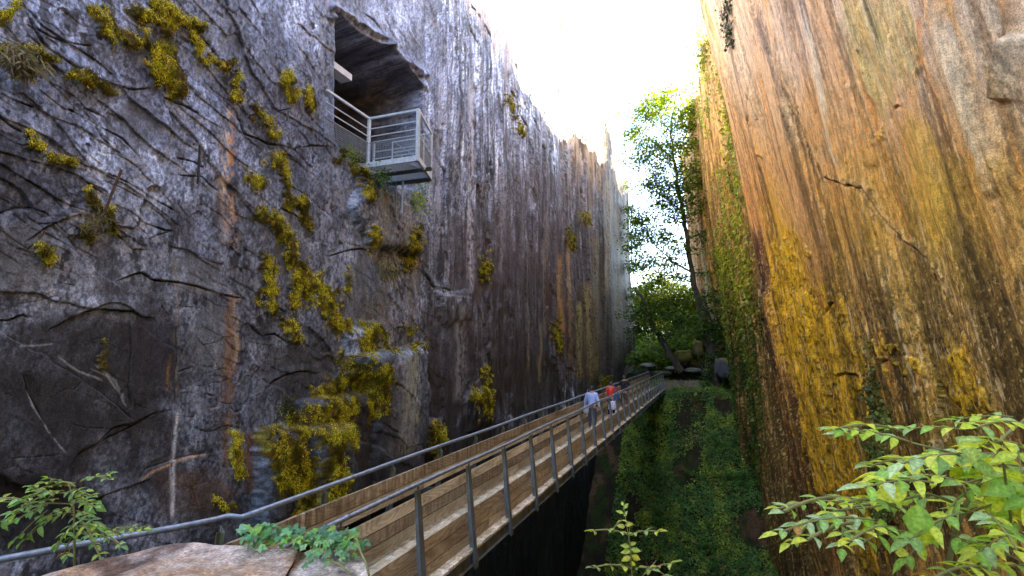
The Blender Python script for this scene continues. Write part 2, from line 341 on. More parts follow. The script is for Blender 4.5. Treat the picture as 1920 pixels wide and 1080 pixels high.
# cracks read off the photo: (points, lip height, lip width px, groove)
CR = [
 ([(55, 18), (70, 50), (85, 78), (120, 105), (160, 130), (210, 155), (250, 166), (305, 165)], .22, 26, 1),
 ([(55, 45), (100, 68), (140, 80), (180, 85)], .06, 12, .7), ([(0, 170), (40, 188), (70, 200)], .08, 14, .8),
 ([(130, 200), (160, 215), (200, 238), (240, 260), (285, 305)], .07, 16, .7), ([(310, 180), (360, 200), (400, 225), (428, 240)], .14, 20, 1),
 ([(-60, 275), (0, 285), (25, 290), (60, 300), (110, 312), (150, 325), (190, 350), (220, 372)], .2, 24, 1), ([(-50, 190), (0, 215), (25, 235), (60, 255)], .12, 16, 1),
 ([(55, 455), (90, 430), (125, 412), (160, 400), (200, 408), (235, 440), (260, 465), (310, 468)], .2, 22, 1),
 ([(190, 318), (230, 330), (270, 352), (320, 380), (345, 395)], .06, 10, .8), ([(200, 335), (240, 350), (280, 372), (320, 402), (345, 428)], .08, 12, 1),
 ([(205, 375), (250, 392), (290, 418), (325, 430), (345, 430)], .1, 12, 1), ([(150, 330), (200, 352), (260, 398), (300, 428)], .06, 10, .8),
 ([(230, 440), (270, 452), (310, 440), (345, 428)], .06, 10, .7), ([(340, 290), (375, 300), (410, 325), (430, 345)], .06, 8, .7), ([(345, 325), (390, 330), (425, 360)], .05, 8, .6),
 ([(435, 185), (455, 205), (470, 250), (520, 270), (560, 275), (600, 270), (640, 273)], .14, 16, 1),
 ([(225, 527), (280, 510), (300, 525), (350, 530), (385, 538), (433, 555), (467, 563)], .16, 20, 1),
 ([(-40, 610), (0, 602), (30, 600), (55, 590), (66, 597)], .1, 14, .8), ([(100, 622), (130, 602), (165, 585), (200, 578), (260, 582), (280, 595), (312, 598)], .26, 30, 1),
 ([(150, 960), (215, 930), (260, 910), (300, 896)], .14, 18, 1), ([(170, 850), (220, 820), (262, 800), (300, 775), (345, 765)], .10, 16, .8),
 ([(270, 902), (290, 880), (340, 862), (400, 850)], -.12, 14, .3), ([(472, 604), (494, 632), (517, 627), (544, 643)], .12, 14, 1), ([(505, 730), (517, 715), (544, 699), (583, 696), (600, 700)], .14, 16, 1),
 ([(622, 480), (650, 471), (689, 468), (711, 477)], .14, 16, 1), ([(794, 510), (822, 538), (850, 543)], .2, 14, 1), ([(533, 388), (567, 404), (590, 421), (600, 449)], .14, 12, 1),
 ([(340, 700), (370, 690), (400, 700), (425, 690)], .05, 8, .6), ([(345, 740), (380, 735), (415, 745)], .06, 10, .7), ([(350, 600), (368, 612), (380, 622)], .05, 6, .7),
 ([(50, 700), (60, 735), (90, 790), (130, 850)], -.10, 22, .3), ([(255, 600), (262, 650), (256, 720), (262, 770)], .12, 18, .5), ([(345, 560), (343, 640), (338, 760), (330, 980)], .10, 16, .6),
 ([(500, 590), (520, 575), (545, 585)], .06, 8, .6), ([(640, 480), (636, 400), (640, 345)], .12, 10, .8), ([(880, 0), (905, 40), (925, 75), (940, 110)], .22, 9, 1), ([(825, 240), (835, 270)], .2, 8, 1),
 ([(825, 290), (835, 320), (838, 340)], .25, 9, 1), ([(870, 0), (884, 60), (900, 90)], .2, 8, .6), ([(990, 200), (1003, 240), (1020, 290), (1035, 340)], .18, 5, 1), ([(955, 150), (972, 200), (990, 250)], .15, 5, .8),
 ([(893, 560), (905, 620), (915, 690)], .3, 10, .9), ([(700, 20), (720, 35), (735, 60)], .1, 8, .6)]
mnz = fbm(Yg*2.2, Z*2.2, 2, 77); ax1 = ridge(Yg*4, Z*4, 2, 78)-.5; ax2 = ridge(Yg*4+7, Z*4, 2, 79)-.5
groove = np.zeros(PX.shape, np.float32)
for pts, a, wd, gv in CR:
    m = near(PX, PY, pts, wd*3)
    if not m.any(): continue
    d_, s_, p_ = seg_d(PX[m]+wr1[m]*7+ax1[m]*2.5, PY[m]+wr2[m]*7+ax2[m]*2.5, pts)
    taper = ss(0, .12, p_)*(1-ss(.88, 1, p_)); up_ = s_ < 0
    D[m] += np.where(up_, 1.0, -.12)*a*np.maximum(0, 1-d_/(wd*.9))**.8*taper*.12*(.3+1.3*mnz[m])
    g = np.exp(-(d_/(.5+.9*mnz[m]))**2)*ss(.34, .5, mnz[m])*gv*taper; groove[m] = np.maximum(groove[m], g)
# small hairline cracks everywhere
hair = (1-ss(.004, .030, f2b-f1b))*ss(.55, .66, fbm(Yg*1.3, Z*1.3, 3, 72))*nearw*.16*(1-.7*ss(430, 520, PX)*ss(300, 200, PY))
groove = np.maximum(groove, hair); D -= groove*.06

# --- moss strokes (photo px, width)
MS = [([(190, 20), (200, 40), (215, 78)], 11), ([(238, 55), (256, 78)], 12), ([(274, 62), (290, 88)], 9), ([(318, 85), (325, 125), (345, 168)], 19), ([(300, 95), (300, 150)], 10), ([(305, 8), (340, 30), (385, 48)], 12), ([(262, 18), (330, 50)], 10),
 ([(372, 60), (385, 105)], 8), ([(395, 110), (435, 122), (450, 112)], 6), ([(455, 138), (458, 182)], 7), ([(545, 138), (560, 182)], 10), ([(580, 165), (590, 205)], 7), ([(490, 195), (510, 225), (525, 252)], 7),
 ([(0, 88), (60, 96), (110, 110)], 6), ([(140, 132), (180, 150), (220, 172)], 9), ([(45, 255), (75, 280)], 13), ([(90, 290), (150, 305)], 8), ([(175, 352), (190, 385)], 9), ([(205, 400), (225, 435)], 12), ([(160, 430), (180, 450)], 9), ([(85, 470), (100, 485)], 12),
 ([(478, 325), (495, 345)], 10), ([(525, 290), (545, 330), (558, 385)], 14), ([(578, 372), (595, 425)], 10), ([(505, 402), (535, 420), (556, 470), (565, 520), (560, 570)], 15), ([(500, 480), (512, 570)], 12), ([(590, 525), (620, 565), (640, 612)], 17),
 ([(545, 600), (556, 632)], 10), ([(640, 662), (690, 660), (735, 654)], 4.5), ([(762, 655), (792, 648)], 6), ([(685, 612), (675, 650)], 12), ([(700, 610), (715, 640)], 8), ([(650, 690), (690, 715), (690, 765)], 19), ([(600, 740), (655, 702)], 18), ([(560, 782), (640, 758)], 20),
 ([(483, 812), (560, 806), (630, 800)], 10), ([(520, 840), (540, 930)], 26), ([(585, 820), (590, 935)], 28), ([(490, 830), (500, 890)], 12), ([(440, 815), (452, 880)], 9), ([(620, 780), (632, 830)], 16), ([(885, 742), (905, 735), (905, 775)], 9), ([(812, 790), (830, 822)], 7), ([(815, 800), (818, 850)], 5),
 ([(680, 305), (690, 368)], 9), ([(775, 430), (772, 500)], 7), ([(768, 610), (775, 620)], 6), ([(1040, 605), (1045, 660)], 4.5), ([(1128, 718), (1140, 712)], 5), ([(700, 430), (705, 470)], 5), ([(905, 690), (906, 720)], 4), ([(660, 500), (655, 540)], 4), ([(640, 300), (660, 280)], 6),
 ([(970, 220), (975, 250)], 4), ([(905, 480), (912, 520)], 4), ([(1072, 430), (1078, 460)], 4), ([(955, 180), (960, 210)], 3), ([(415, 940), (430, 950)], 7), ([(560, 900), (560, 960)], 18), ([(30, 10), (0, 30)], 9), ([(205, 640), (208, 690)], 3)]
mo = np.zeros(PX.shape, np.float32)
for pts, wd in MS: stroke(PX+wr1*14+fw1*26, PY+wr2*14+fw2*26, pts, wd, mo)
mn = fbm(Yg*5, Z*5, 4, 81)
mossm = ss(.38, .58, mo*1.1+(mn-.5)*1.5+(fbm(Yg*16, Z*11, 3, 82)-.5)*.7)*ss(.02, .12, mo)
mossm[bad] = 0
lump = fbm(Yg*7, Z*4.5, 3, 83)
D += mossm*(.015+.07*lump)*ss(.2, .8, mo)
# ---- base colour
f = fbm(Yg*.7, Z*.5, 4, 101); fs_ = fbm(Yg*5+wr1*2, Z*.45, 4, 103); ff = fbm(Yg*14, Z*10, 4, 105)
c = np.empty(PX.shape+(3,), np.float32); c[:] = (.125, .146, .188)
c = mixc(c, (.062, .068, .088), ss(.45, .7, f)); c = mixc(c, (.22, .25, .31), ss(.52, .75, fbm(Yg*1.1+9, Z*.8, 4, 107))*.8)
c = c*(1+.55*ss(560, 60, PY))[..., None]*(1+ss(620, 120, PY)[..., None]*np.array((-.06, .0, .22), np.float32)); c = c*(1+far*ss(500, 200, PY)*.25)[..., None]  # upper wall painted brighter and bluer to stand for sky light
# cell to cell tone of the broken slabs
c *= (1+nearw*((cid-.5)*.5+(cidb-.5)*.22))[..., None]
c = c*(1-ss(430, 560, PX)*0)[..., None]
# streaks
c *= (1+(fs_-.5)*(.7+far*2.4))[..., None]
mot = fbm(Yg*2.6, Z*1.7, 6, 109, .62); grit = fbm(Yg*30, Z*22, 3, 110); strk = fbm(Yg*14+wr1, Z*.8, 4, 114)
c *= (.62+.76*ss(.34, .66, mot))[..., None]*(.46+1.08*ss(.28, .72, grit))[..., None]; c *= (1+far[..., None]*(ss(.34, .66, strk)-.5)[..., None]*1.5)*(1-.12*far[..., None])
wht = ss(.60, .72, fbm(Yg*8+wr1*2, Z*3.2, 5, 115, .65))*ss(.42, .6, fbm(Yg*.8+3, Z*.5, 3, 116)); c = mixc(c, (.30, .32, .38), wht*.4)
blk_ = ss(.58, .68, fbm(Yg*6+3, Z*2.8, 5, 117, .65))*ss(.42, .6, fbm(Yg*.7+13, Z*.4, 3, 118)); c = mixc(c, (.028, .027, .032), blk_*.85)
lichen = ss(.52, .68, ff)*ss(.45, .62, fbm(Yg*.9, Z*.6, 3, 111)+.12*ss(600, 700, PX)-.2*ss(500, 700, PY)); c = mixc(c, (.34, .36, .42), lichen*.6)
def blob(x, y, rx, ry, col, a=1.0, ang=0):
    global c
    m = (np.abs(PX-x) < 2.2*max(rx, ry)) & (np.abs(PY-y) < 2.2*max(rx, ry))
    if not m.any(): return
    dx = QX[m]+jx[m]-x; dy = QY[m]+jy[m]-y; ca, sa = math.cos(ang), math.sin(ang)
    e = ((dx*ca+dy*sa)/rx)**2+((-dx*sa+dy*ca)/ry)**2
    k = ss(1.35, .6, e+(mn[m]-.5)*.6)*a
    c[m] = mixc(c[m], col, k)
DK = (.028, .026, .027)
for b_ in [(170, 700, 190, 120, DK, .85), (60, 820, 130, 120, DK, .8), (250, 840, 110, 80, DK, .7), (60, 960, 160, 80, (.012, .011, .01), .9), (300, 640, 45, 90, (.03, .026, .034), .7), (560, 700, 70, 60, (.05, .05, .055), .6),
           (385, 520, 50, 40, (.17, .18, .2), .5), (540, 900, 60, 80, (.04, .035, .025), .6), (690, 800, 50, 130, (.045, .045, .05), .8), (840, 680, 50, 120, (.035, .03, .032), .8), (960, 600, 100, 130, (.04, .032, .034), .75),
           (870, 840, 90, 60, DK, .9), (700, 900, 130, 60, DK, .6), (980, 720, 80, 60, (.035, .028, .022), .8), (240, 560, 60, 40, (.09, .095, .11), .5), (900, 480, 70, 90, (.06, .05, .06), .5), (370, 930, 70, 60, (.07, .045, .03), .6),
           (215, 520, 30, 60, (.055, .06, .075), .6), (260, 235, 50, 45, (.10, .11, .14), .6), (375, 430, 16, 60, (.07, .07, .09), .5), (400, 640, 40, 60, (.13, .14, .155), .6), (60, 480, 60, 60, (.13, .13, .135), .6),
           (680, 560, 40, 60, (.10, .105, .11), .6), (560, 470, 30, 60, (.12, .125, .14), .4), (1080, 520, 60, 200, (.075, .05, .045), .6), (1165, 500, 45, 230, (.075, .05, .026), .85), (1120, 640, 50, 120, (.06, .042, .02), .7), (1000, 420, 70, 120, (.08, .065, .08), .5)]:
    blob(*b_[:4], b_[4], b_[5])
c = mixc(c, (.46, .37, .29), ss(10.5, 12.5, Z+wr1*2)*ss(9, 13, Yg)*.85)  # sunlit top band painted paler and warmer, adding warm bounce
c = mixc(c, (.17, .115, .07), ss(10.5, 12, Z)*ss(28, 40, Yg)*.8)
c = mixc(c, (.022, .012, .006), ss(.49, .57, fbm(Yg*2.2, Z*.55, 5, 145, .62)+.10*ss(24, 46, Yg)-.03)*ss(10, 11.5, Z)*ss(16, 24, Yg)*.95)
c = mixc(c, (.30, .19, .10), ss(1040, 1110, PX+jx)*ss(430, 300, PY+jy*2)*ss(.40, .62, strk)*.75)
# deep foot of the wall: darkens downwards to near black
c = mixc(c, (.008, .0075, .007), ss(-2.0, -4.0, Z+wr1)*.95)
def paint(pts, wd, col, a=1.0, nzs=.35, up=None):
    global c
    m = near(PX, PY, pts, wd*3+15)
    if not m.any(): return
    d_, s_, p_ = seg_d(PX[m]+jx[m]*nzs+(fs_[m]-.5)*wd*2, PY[m]+jy[m]*.3, pts)
    k = np.exp(-(d_/wd)**2)*a*ss(0, .1, p_)*(1-ss(.9, 1, p_)); k *= ss(.38, .56, fs_[m]*.45+ff[m]*.55+.06)
    c[m] = mixc(c[m], col, k)
paint([(440, 185), (436, 260), (432, 330), (440, 400), (445, 480)], 11, (.50, .33, .22), .95); paint([(430, 200), (428, 300), (432, 370)], 5, (.62, .55, .48), .8); paint([(443, 230), (441, 350)], 4, (.5, .2, .06), .8)
paint([(445, 540), (438, 640), (432, 760), (425, 960)], 9, (.22, .12, .06), .9); paint([(450, 560), (446, 700)], 4, (.45, .33, .2), .7); paint([(405, 560), (412, 700)], 3, (.3, .3, .3), .6)
paint([(470, 800), (468, 930)], 8, (.2, .08, .03), .8); paint([(343, 768), (336, 860), (333, 985)], 3.5, (.6, .6, .6), .9); paint([(345, 470), (344, 600), (340, 760)], 4, (.25, .2, .14), .6); paint([(330, 660), (322, 740)], 3, (.25, .14, .03), .7)
paint([(360, 880), (390, 960)], 20, (.12, .07, .035), .5); paint([(272, 905), (300, 885), (345, 865), (400, 850)], 2.5, (.5, .33, .2), .8)  # second stroke paints the bright lit edge of the ledge
for i, (x, y0, y1, w_, col, a) in enumerate([(884, 130, 560, 5, (.5, .52, .6), .8), (862, 560, 760, 8, (.25, .26, .27), .7), (744, 660, 860, 16, (.30, .31, .25), .85), (762, 640, 800, 6, (.36, .38, .2), .6), (830, 100, 420, 4, (.4, .42, .5), .5),
        (790, 430, 560, 6, (.33, .33, .3), .5), (1050, 470, 640, 4, (.5, .3, .1), .8), (1085, 560, 720, 6, (.42, .38, .14), .85), (1100, 520, 730, 5, (.40, .33, .15), .8), (1115, 430, 720, 6, (.36, .30, .12), .7), (1140, 330, 560, 7, (.40, .28, .13), .7),
        (1160, 380, 690, 6, (.30, .24, .09), .7), (1130, 560, 700, 4, (.16, .10, .07), .7), (1172, 420, 660, 5, (.22, .20, .09), .8), (1020, 380, 640, 4, (.3, .22, .16), .5), (985, 560, 700, 3, (.28, .27, .25), .6), (1010, 600, 720, 3, (.3, .26, .15), .6),
        (1070, 440, 700, 3, (.45, .28, .08), .6), (940, 300, 520, 4, (.3, .3, .36), .4), (905, 180, 420, 5, (.09, .09, .11), .6), (950, 60, 300, 3, (.12, .09, .11), .6), (1105, 300, 470, 5, (.28, .2, .14), .6), (700, 560, 640, 12, (.2, .18, .12), .6),
        (722, 470, 640, 9, (.16, .13, .08), .7), (775, 520, 640, 5, (.12, .1, .06), .6), (720, 350, 470, 14, (.26, .25, .16), .6), (690, 480, 560, 10, (.2, .2, .21), .5), (510, 640, 720, 8, (.08, .08, .09), .5), (760, 380, 470, 10, (.22, .2, .12), .5)]):
    paint([(x, y0), (x+random.uniform(-3, 3), (y0+y1)/2), (x+random.uniform(-5, 5), y1)], w_, col, a, .35)
vein = ss(.982, .995, 1-np.abs(2*fbm(Yg*.5+Z*1.0, Z*2.2-Yg*1.5, 3, 121)-1))*ss(.5, .62, fbm(Yg*1.7, Z*1.7+5, 2, 122))*nearw

for pts in ([(40, 650), (80, 648), (115, 643)], [(180, 690), (215, 705), (240, 740), (250, 765)], [(190, 680), (230, 715), (248, 750)], [(120, 665), (160, 695), (210, 715)], [(60, 730), (68, 760), (95, 800), (140, 855)], [(400, 770), (440, 758)], [(560, 560), (600, 556)],
            [(500, 730), (470, 745)], [(480, 780), (492, 770)], [(828, 553), (850, 552), (882, 560)], [(870, 760), (880, 725), (900, 705)], [(700, 660), (745, 652)], [(1015, 590), (1030, 575)], [(600, 660), (645, 668)]):
    paint(pts, 1.7, (.40, .41, .44), .6, .5)
# lichen dots, moss and grotto
dots = ss(.60, .66, fbm(Yg*11, Z*11, 3, 131))
reg = np.zeros(PX.shape, np.float32)
for pts, wd in (([(120, 0), (145, 45)], 22), ([(175, 70), (215, 120), (240, 150)], 26), ([(20, 200), (90, 205)], 16), ([(150, 175), (190, 195)], 22), ([(440, 40), (460, 140)], 40), ([(470, 190), (500, 270)], 24), ([(60, 130), (80, 140)], 12), ([(360, 60), (440, 90)], 30), ([(450, 430), (460, 500)], 18),
                ([(620, 40), (600, 200)], 30), ([(300, 20), (420, 60)], 40), ([(510, 40), (520, 130)], 20), ([(160, 240), (170, 260)], 14), ([(860, 40), (870, 140)], 14), ([(560, 260), (600, 300)], 16)): stroke(PX, PY, pts, wd, reg)
c = mixc(c, (.018, .018, .02), dots*ss(.2, .6, reg)); c = mixc(c, (.05, .05, .055), ss(.5, .62, ff)*reg*.5)
c = mixc(c, (.045, .036, .028), np.clip(cave*1.6, 0, 1)*.95)*(1+cave*(ss(.35, .65, fbm(Yg*4, Z*4, 5, 143))-.5)*1.4)[..., None]; c = mixc(c, (.16, .075, .03), ss(.55, .7, fbm(Yg*2, Z*2, 4, 141))*ss(.5, .9, cave)*.6)  # grotto shade painted in: colour darkens with depth, plus brown patches
c = mixc(c, (.012, .012, .013), np.clip(groove*1.0+g1*.5, 0, .92))
mc = np.empty(c.shape, np.float32); mc[:] = (.14, .10, .010); mc = mixc(mc, (.30, .25, .02), ss(.45, .7, lump)); mc = mixc(mc, (.08, .05, .012), ss(.55, .35, mn)*.8)
c = c*(1-mossm[..., None])+mc*mossm[..., None]
topmoss = np.clip(ss(.5, .8, mossm), 0, 1)
c *= (1-.80*ss(1140, 1178, PX)*ss(250, 330, PY))[..., None]  # far end darkened in colour to offset skylight from the open end
# columns: after the last one the wall turns away to the left
rimn = (fbm(Yg*.35, Yg*0+2, 3, 151)-.5)*1.4+(fbm(Yg*1.7, Yg*0+2, 2, 152)-.5)*.25
Zr = Z+ss(13.5, 17.6, Z)*rimn
P = np.stack([WX+D-.012*np.maximum(Z, 0), Yg, Zr], -1)
LEFT = dict(P=P.copy(), moss=mossm, PX=PX, PY=PY, lump=lump, mo=mo)
nr = Z.shape[1]
# far return
tail = [P[-1:].copy() for _ in range(9)]
for i, t in enumerate(tail):
    q = (i+1)/9.0; t[..., 0] += -(.6*i+q*q*40)-.35*fbm(Z[-1:]*.5+i, Z[-1:]*0+i*3.7, 3, 161); t[..., 1] += 1.0*i+q*5+.6*fbm(Z[-1:]*.6+i*2, Z[-1:]*0+i, 3, 162)
P = np.concatenate([P]+tail, 0); c = np.concatenate([c]+[c[-1:]*.15+np.array((.012, .009, .006), np.float32) for _ in range(9)], 0)  # return coloured much darker to counter the strong open-end light
# plateau on top
cap = []
for k, (off, dz) in enumerate(((.5, .15), (2, .4), (8, 1.0), (60, 3.0))):
    t = P[:, -1:, :].copy(); t[..., 0] -= off; t[..., 2] += dz; cap.append(t)
P = np.concatenate([P]+cap, 1); c = np.concatenate([c]+[np.full((c.shape[0], 1, 3), 1, np.float32)*np.array((.12, .12, .05), np.float32) for _ in range(4)], 1)
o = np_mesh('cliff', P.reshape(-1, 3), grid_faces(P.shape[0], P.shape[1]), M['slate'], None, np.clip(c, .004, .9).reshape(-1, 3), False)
tag(o, 'sheer blue grey slate quarry wall with a grotto mouth, patched with moss, on the left', 'cliff', None, 'structure')

# ------------------------------------------------------------------ right cliff
plan = [(9.5, -30), (6.0, -4), (3.62, 8.1), (2.95, 13), (2.12, 20.2), (2.4, 20.9), (3.1, 21.6), (2.9, 24), (2.3, 28), (1.5, 33.4), (1.25, 34.2), (1.6, 35.2), (1.3, 40), (.62, 43.5), (.35, 46.5), (-.1, 50), (-.55, 53.5), (-.1, 55.5), (4, 60), (20, 75)]
sx_, sy_ = [], []
for (x0, y0), (x1, y1) in zip(plan[:-1], plan[1:]):
    n = max(4, int(math.hypot(x1-x0, y1-y0)/.012)); t = np.arange(n)/n; sx_.append(x0+(x1-x0)*t); sy_.append(y0+(y1-y0)*t)
sx_ = np.concatenate(sx_); sy_ = np.concatenate(sy_)
ker = np.ones(25)/25; sx2 = np.convolve(np.pad(sx_, 12, 'edge'), ker, 'valid'); sy2 = np.convolve(np.pad(sy_, 12, 'edge'), ker, 'valid')
ppx, _ = proj(np.stack([sx2, sy2, sx2*0], -1)); ds = np.hypot(np.diff(sx2), np.diff(sy2)); vis = (sy2[1:] > 4)
met = np.concatenate([[0], np.cumsum(np.where(vis, np.abs(np.diff(ppx))*(ppx[1:] < 2080)/1.5+ds*7, ds*1.2))])
nc = int(met[-1]); tt = np.linspace(0, met[-1], nc); cxr = np.interp(tt, met, sx2); cyr = np.interp(tt, met, sy2)
arc = np.concatenate([[0], np.cumsum(np.hypot(np.diff(cxr), np.diff(cyr)))])
Zr_ = np.stack([rows_for(x, max(y, 7), 17.0, 900) for x, y in zip(cxr, cyr)]); S = np.repeat(arc[:, None], Zr_.shape[1], 1)
X0 = np.repeat(cxr[:, None], Zr_.shape[1], 1); Y0 = np.repeat(cyr[:, None], Zr_.shape[1], 1)
lean = .125*Zr_+.0016*np.maximum(Zr_, 0)**2
lean = lean*(1-ss(20.3, 21.2, Y0)*.52)
P0 = np.stack([X0-lean, Y0, Zr_], -1)
PX, PY = proj(P0.reshape(-1, 3)); PX = PX.reshape(Zr_.shape); PY = PY.reshape(Zr_.shape); PX[Y0 < 4] = 4000
Z = Zr_; U = S-.06*Z
wr1 = fbm(U*.8, Z*.25, 3, 205)-.5; wr2 = fbm(U*.8+40, Z*.5, 3, 206)-.5; fw1 = fbm(U*6, Z*3, 3, 215)-.5; fw2 = fbm(U*6, Z*3, 3, 216)-.5
jx = wr1*22+fw1*12; jy = wr2*30+fw2*16; QX = PX+jx; QY = PY+jy
D = (ridge(U*.33+wr1*.6, Z*.03, 3, 221)-.5)*.5+(ridge(U*1.3+wr2*.4, Z*.05, 3, 225)-.5)*.09+(fbm(U*7, Z*.4, 4, 231)-.5)*.024+(fbm(U*5, Z*3, 5, 233)-.5)*.025
fv1, fv2, cidv, cxv, cyv = voro(U*.5+wr1*.8, Z*.11+wr2*.2, 223); D += (cidv-.5)*.16
farR = ss(20.5, 22, Y0); D += farR*((ridge(U*.8, Z*.04, 3, 241)-.5)*.6)
RC = [([(1490, 195), (1515, 260), (1555, 330), (1600, 345), (1625, 348), (1650, 395), (1690, 445), (1740, 490), (1790, 560)], .05, 8, .3), ([(1620, 0), (1624, 60), (1618, 110), (1635, 200)], .10, 9, .8), ([(1905, 60), (1898, 130), (1890, 190)], .2, 14, .6),
      ([(1420, 170), (1416, 235)], .08, 6, .8), ([(1590, 150), (1612, 230), (1630, 320)], .08, 10, .3), ([(1760, 0), (1820, 150), (1880, 300), (1900, 380)], .06, 30, 0), ([(1655, 665), (1670, 672), (1680, 678)], .07, 6, .8), ([(1560, 590), (1575, 565)], .05, 5, .8), ([(1580, 705), (1600, 700), (1625, 706)], .06, 6, .8),
      ([(1440, 520), (1470, 700), (1500, 850), (1545, 1080)], .18, 14, .5), ([(1480, 560), (1500, 700), (1520, 830)], .10, 8, .4), ([(1690, 200), (1700, 195), (1710, 200)], .03, 5, .4)]
groove = np.zeros(PX.shape, np.float32)
for pts, a, wd, gv in RC:
    m = near(PX, PY, pts, wd*3)
    if not m.any(): continue
    d_, s_, p_ = seg_d(PX[m]+jx[m]*.5, PY[m]+jy[m]*.4, pts); taper = ss(0, .1, p_)*(1-ss(.9, 1, p_))
    D[m] += np.where(s_ < 0, 1.0, -.1)*a*np.exp(-d_/wd)*taper; groove[m] = np.maximum(groove[m], np.exp(-(d_/2.2)**2)*gv*taper)
D -= groove*.12
band = np.zeros(PX.shape, np.float32); stroke(PX+fw1*40, PY+fw2*20, RC[0][0], 9, band)
pebb = fbm(U*14, Z*14, 3, 245); D += band*(pebb-.5)*.03; D += (ridge(U*9, Z*2.2, 4, 247)-.5)*.012*ss(150, 500, PY+wr2*200)+(fbm(U*24, Z*16, 3, 249)-.5)*.014
fs_ = fbm(U*3.2+wr1*.6, Z*.13, 4, 251); fs2 = fbm(U*9, Z*.28+7, 4, 253); f = fbm(U*.5, Z*.22, 4, 255); ff = fbm(U*16, Z*12, 4, 257)
c = np.empty(PX.shape+(3,), np.float32); c[:] = (.32, .205, .10)
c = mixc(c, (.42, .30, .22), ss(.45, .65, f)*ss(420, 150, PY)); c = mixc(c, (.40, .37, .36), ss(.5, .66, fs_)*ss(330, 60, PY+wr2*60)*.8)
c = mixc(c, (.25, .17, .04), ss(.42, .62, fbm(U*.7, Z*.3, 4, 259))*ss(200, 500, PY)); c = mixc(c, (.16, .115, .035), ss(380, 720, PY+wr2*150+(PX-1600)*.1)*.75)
c = mixc(c, (.50, .27, .08), ss(.6, .74, fs2)*.6); c = mixc(c, (.12, .07, .045), ss(.42, .3, fs2)*.7)
def blobr(x, y, rx, ry, ang, col, a):
    global c
    m = (np.abs(PX-x) < 2.2*max(rx, ry)) & (np.abs(PY-y) < 2.2*max(rx, ry))
    if not m.any(): return
    dx = QX[m]-x; dy = QY[m]-y; an = math.radians(ang); ca, sa = math.cos(an), math.sin(an)
    u_ = dx*ca-dy*sa; v_ = dx*sa+dy*ca       # v along the streak direction
    e = (u_/rx)**2+(v_/ry)**2; k = ss(1.5, .45, e+(fs2[m]-.5)*1.1)*a; c[m] = mixc(c[m], col, k)
for b_ in [(1385, 60, 40, 130, 11, (.42, .38, .38), .7), (1440, 120, 60, 170, 12, (.44, .40, .40), .5), (1500, 60, 40, 110, 12, (.26, .23, .25), .5), (1640, 90, 50, 110, 14, (.20, .20, .07), .55), (1700, 60, 40, 90, 16, (.22, .22, .08), .5), (1860, 220, 22, 190, 20, (.52, .42, .36), .75),
           (1750, 300, 40, 90, 20, (.46, .33, .10), .7), (1800, 420, 90, 130, 20, (.22, .17, .03), .6), (1860, 620, 110, 200, 16, (.12, .09, .03), .75), (1490, 560, 40, 190, 10, (.50, .33, .015), .95), (1560, 640, 60, 120, 12, (.44, .29, .012), .85), (1600, 760, 60, 140, 8, (.32, .22, .014), .8), (1420, 420, 20, 120, 9, (.36, .2, .1), .5),
           (1470, 420, 30, 90, 10, (.36, .24, .04), .6), (1800, 720, 45, 90, 14, (.34, .24, .015), .8), (1740, 580, 80, 150, 18, (.17, .13, .05), .6), (1640, 560, 50, 130, 14, (.22, .15, .06), .6), (1700, 860, 160, 120, 5, (.13, .095, .02), .7), (1560, 250, 40, 120, 13, (.44, .27, .13), .5), (1900, 400, 60, 150, 18, (.33, .22, .07), .5),
           (1620, 980, 200, 90, 5, (.10, .07, .018), .7), (1560, 120, 12, 110, 12, (.6, .52, .48), .0), (1480, 330, 30, 100, 12, (.40, .27, .17), .6), (1640, 330, 60, 60, 15, (.30, .2, .06), .5), (1380, 250, 24, 110, 10, (.36, .27, .2), .5)]:
    blobr(*b_)
def paintr(pts, wd, col, a=1.0, n=.5):
    global c
    m = near(PX, PY, pts, wd*3+15)
    if not m.any(): return
    d_, s_, p_ = seg_d(PX[m]+jx[m]*n+(fs2[m]-.5)*wd*2.2, PY[m]+jy[m]*.5, pts)
    k = np.exp(-(d_/wd)**2)*a*ss(0, .15, p_)*(1-ss(.85, 1, p_))*ss(.25, .5, fs2[m]*.5+ff[m]*.5+.1); c[m] = mixc(c[m], col, k)
PB = True
for q_ in range(2): paintr([(1418, 400), (1440, 560), (1475, 760), (1535, 1130)], 21, (.050, .024, .018), .97, .6)
paintr([(1490, 680), (1515, 800), (1545, 1000)], 9, (.05, .022, .012), .9); paintr([(1470, 680), (1500, 850), (1520, 960)], 3, (.22, .12, .05), .8)
paintr([(1540, 800), (1580, 1080)], 12, (.12, .05, .025), .7); paintr([(1432, 330), (1470, 480)], 5, (.12, .07, .04), .7)
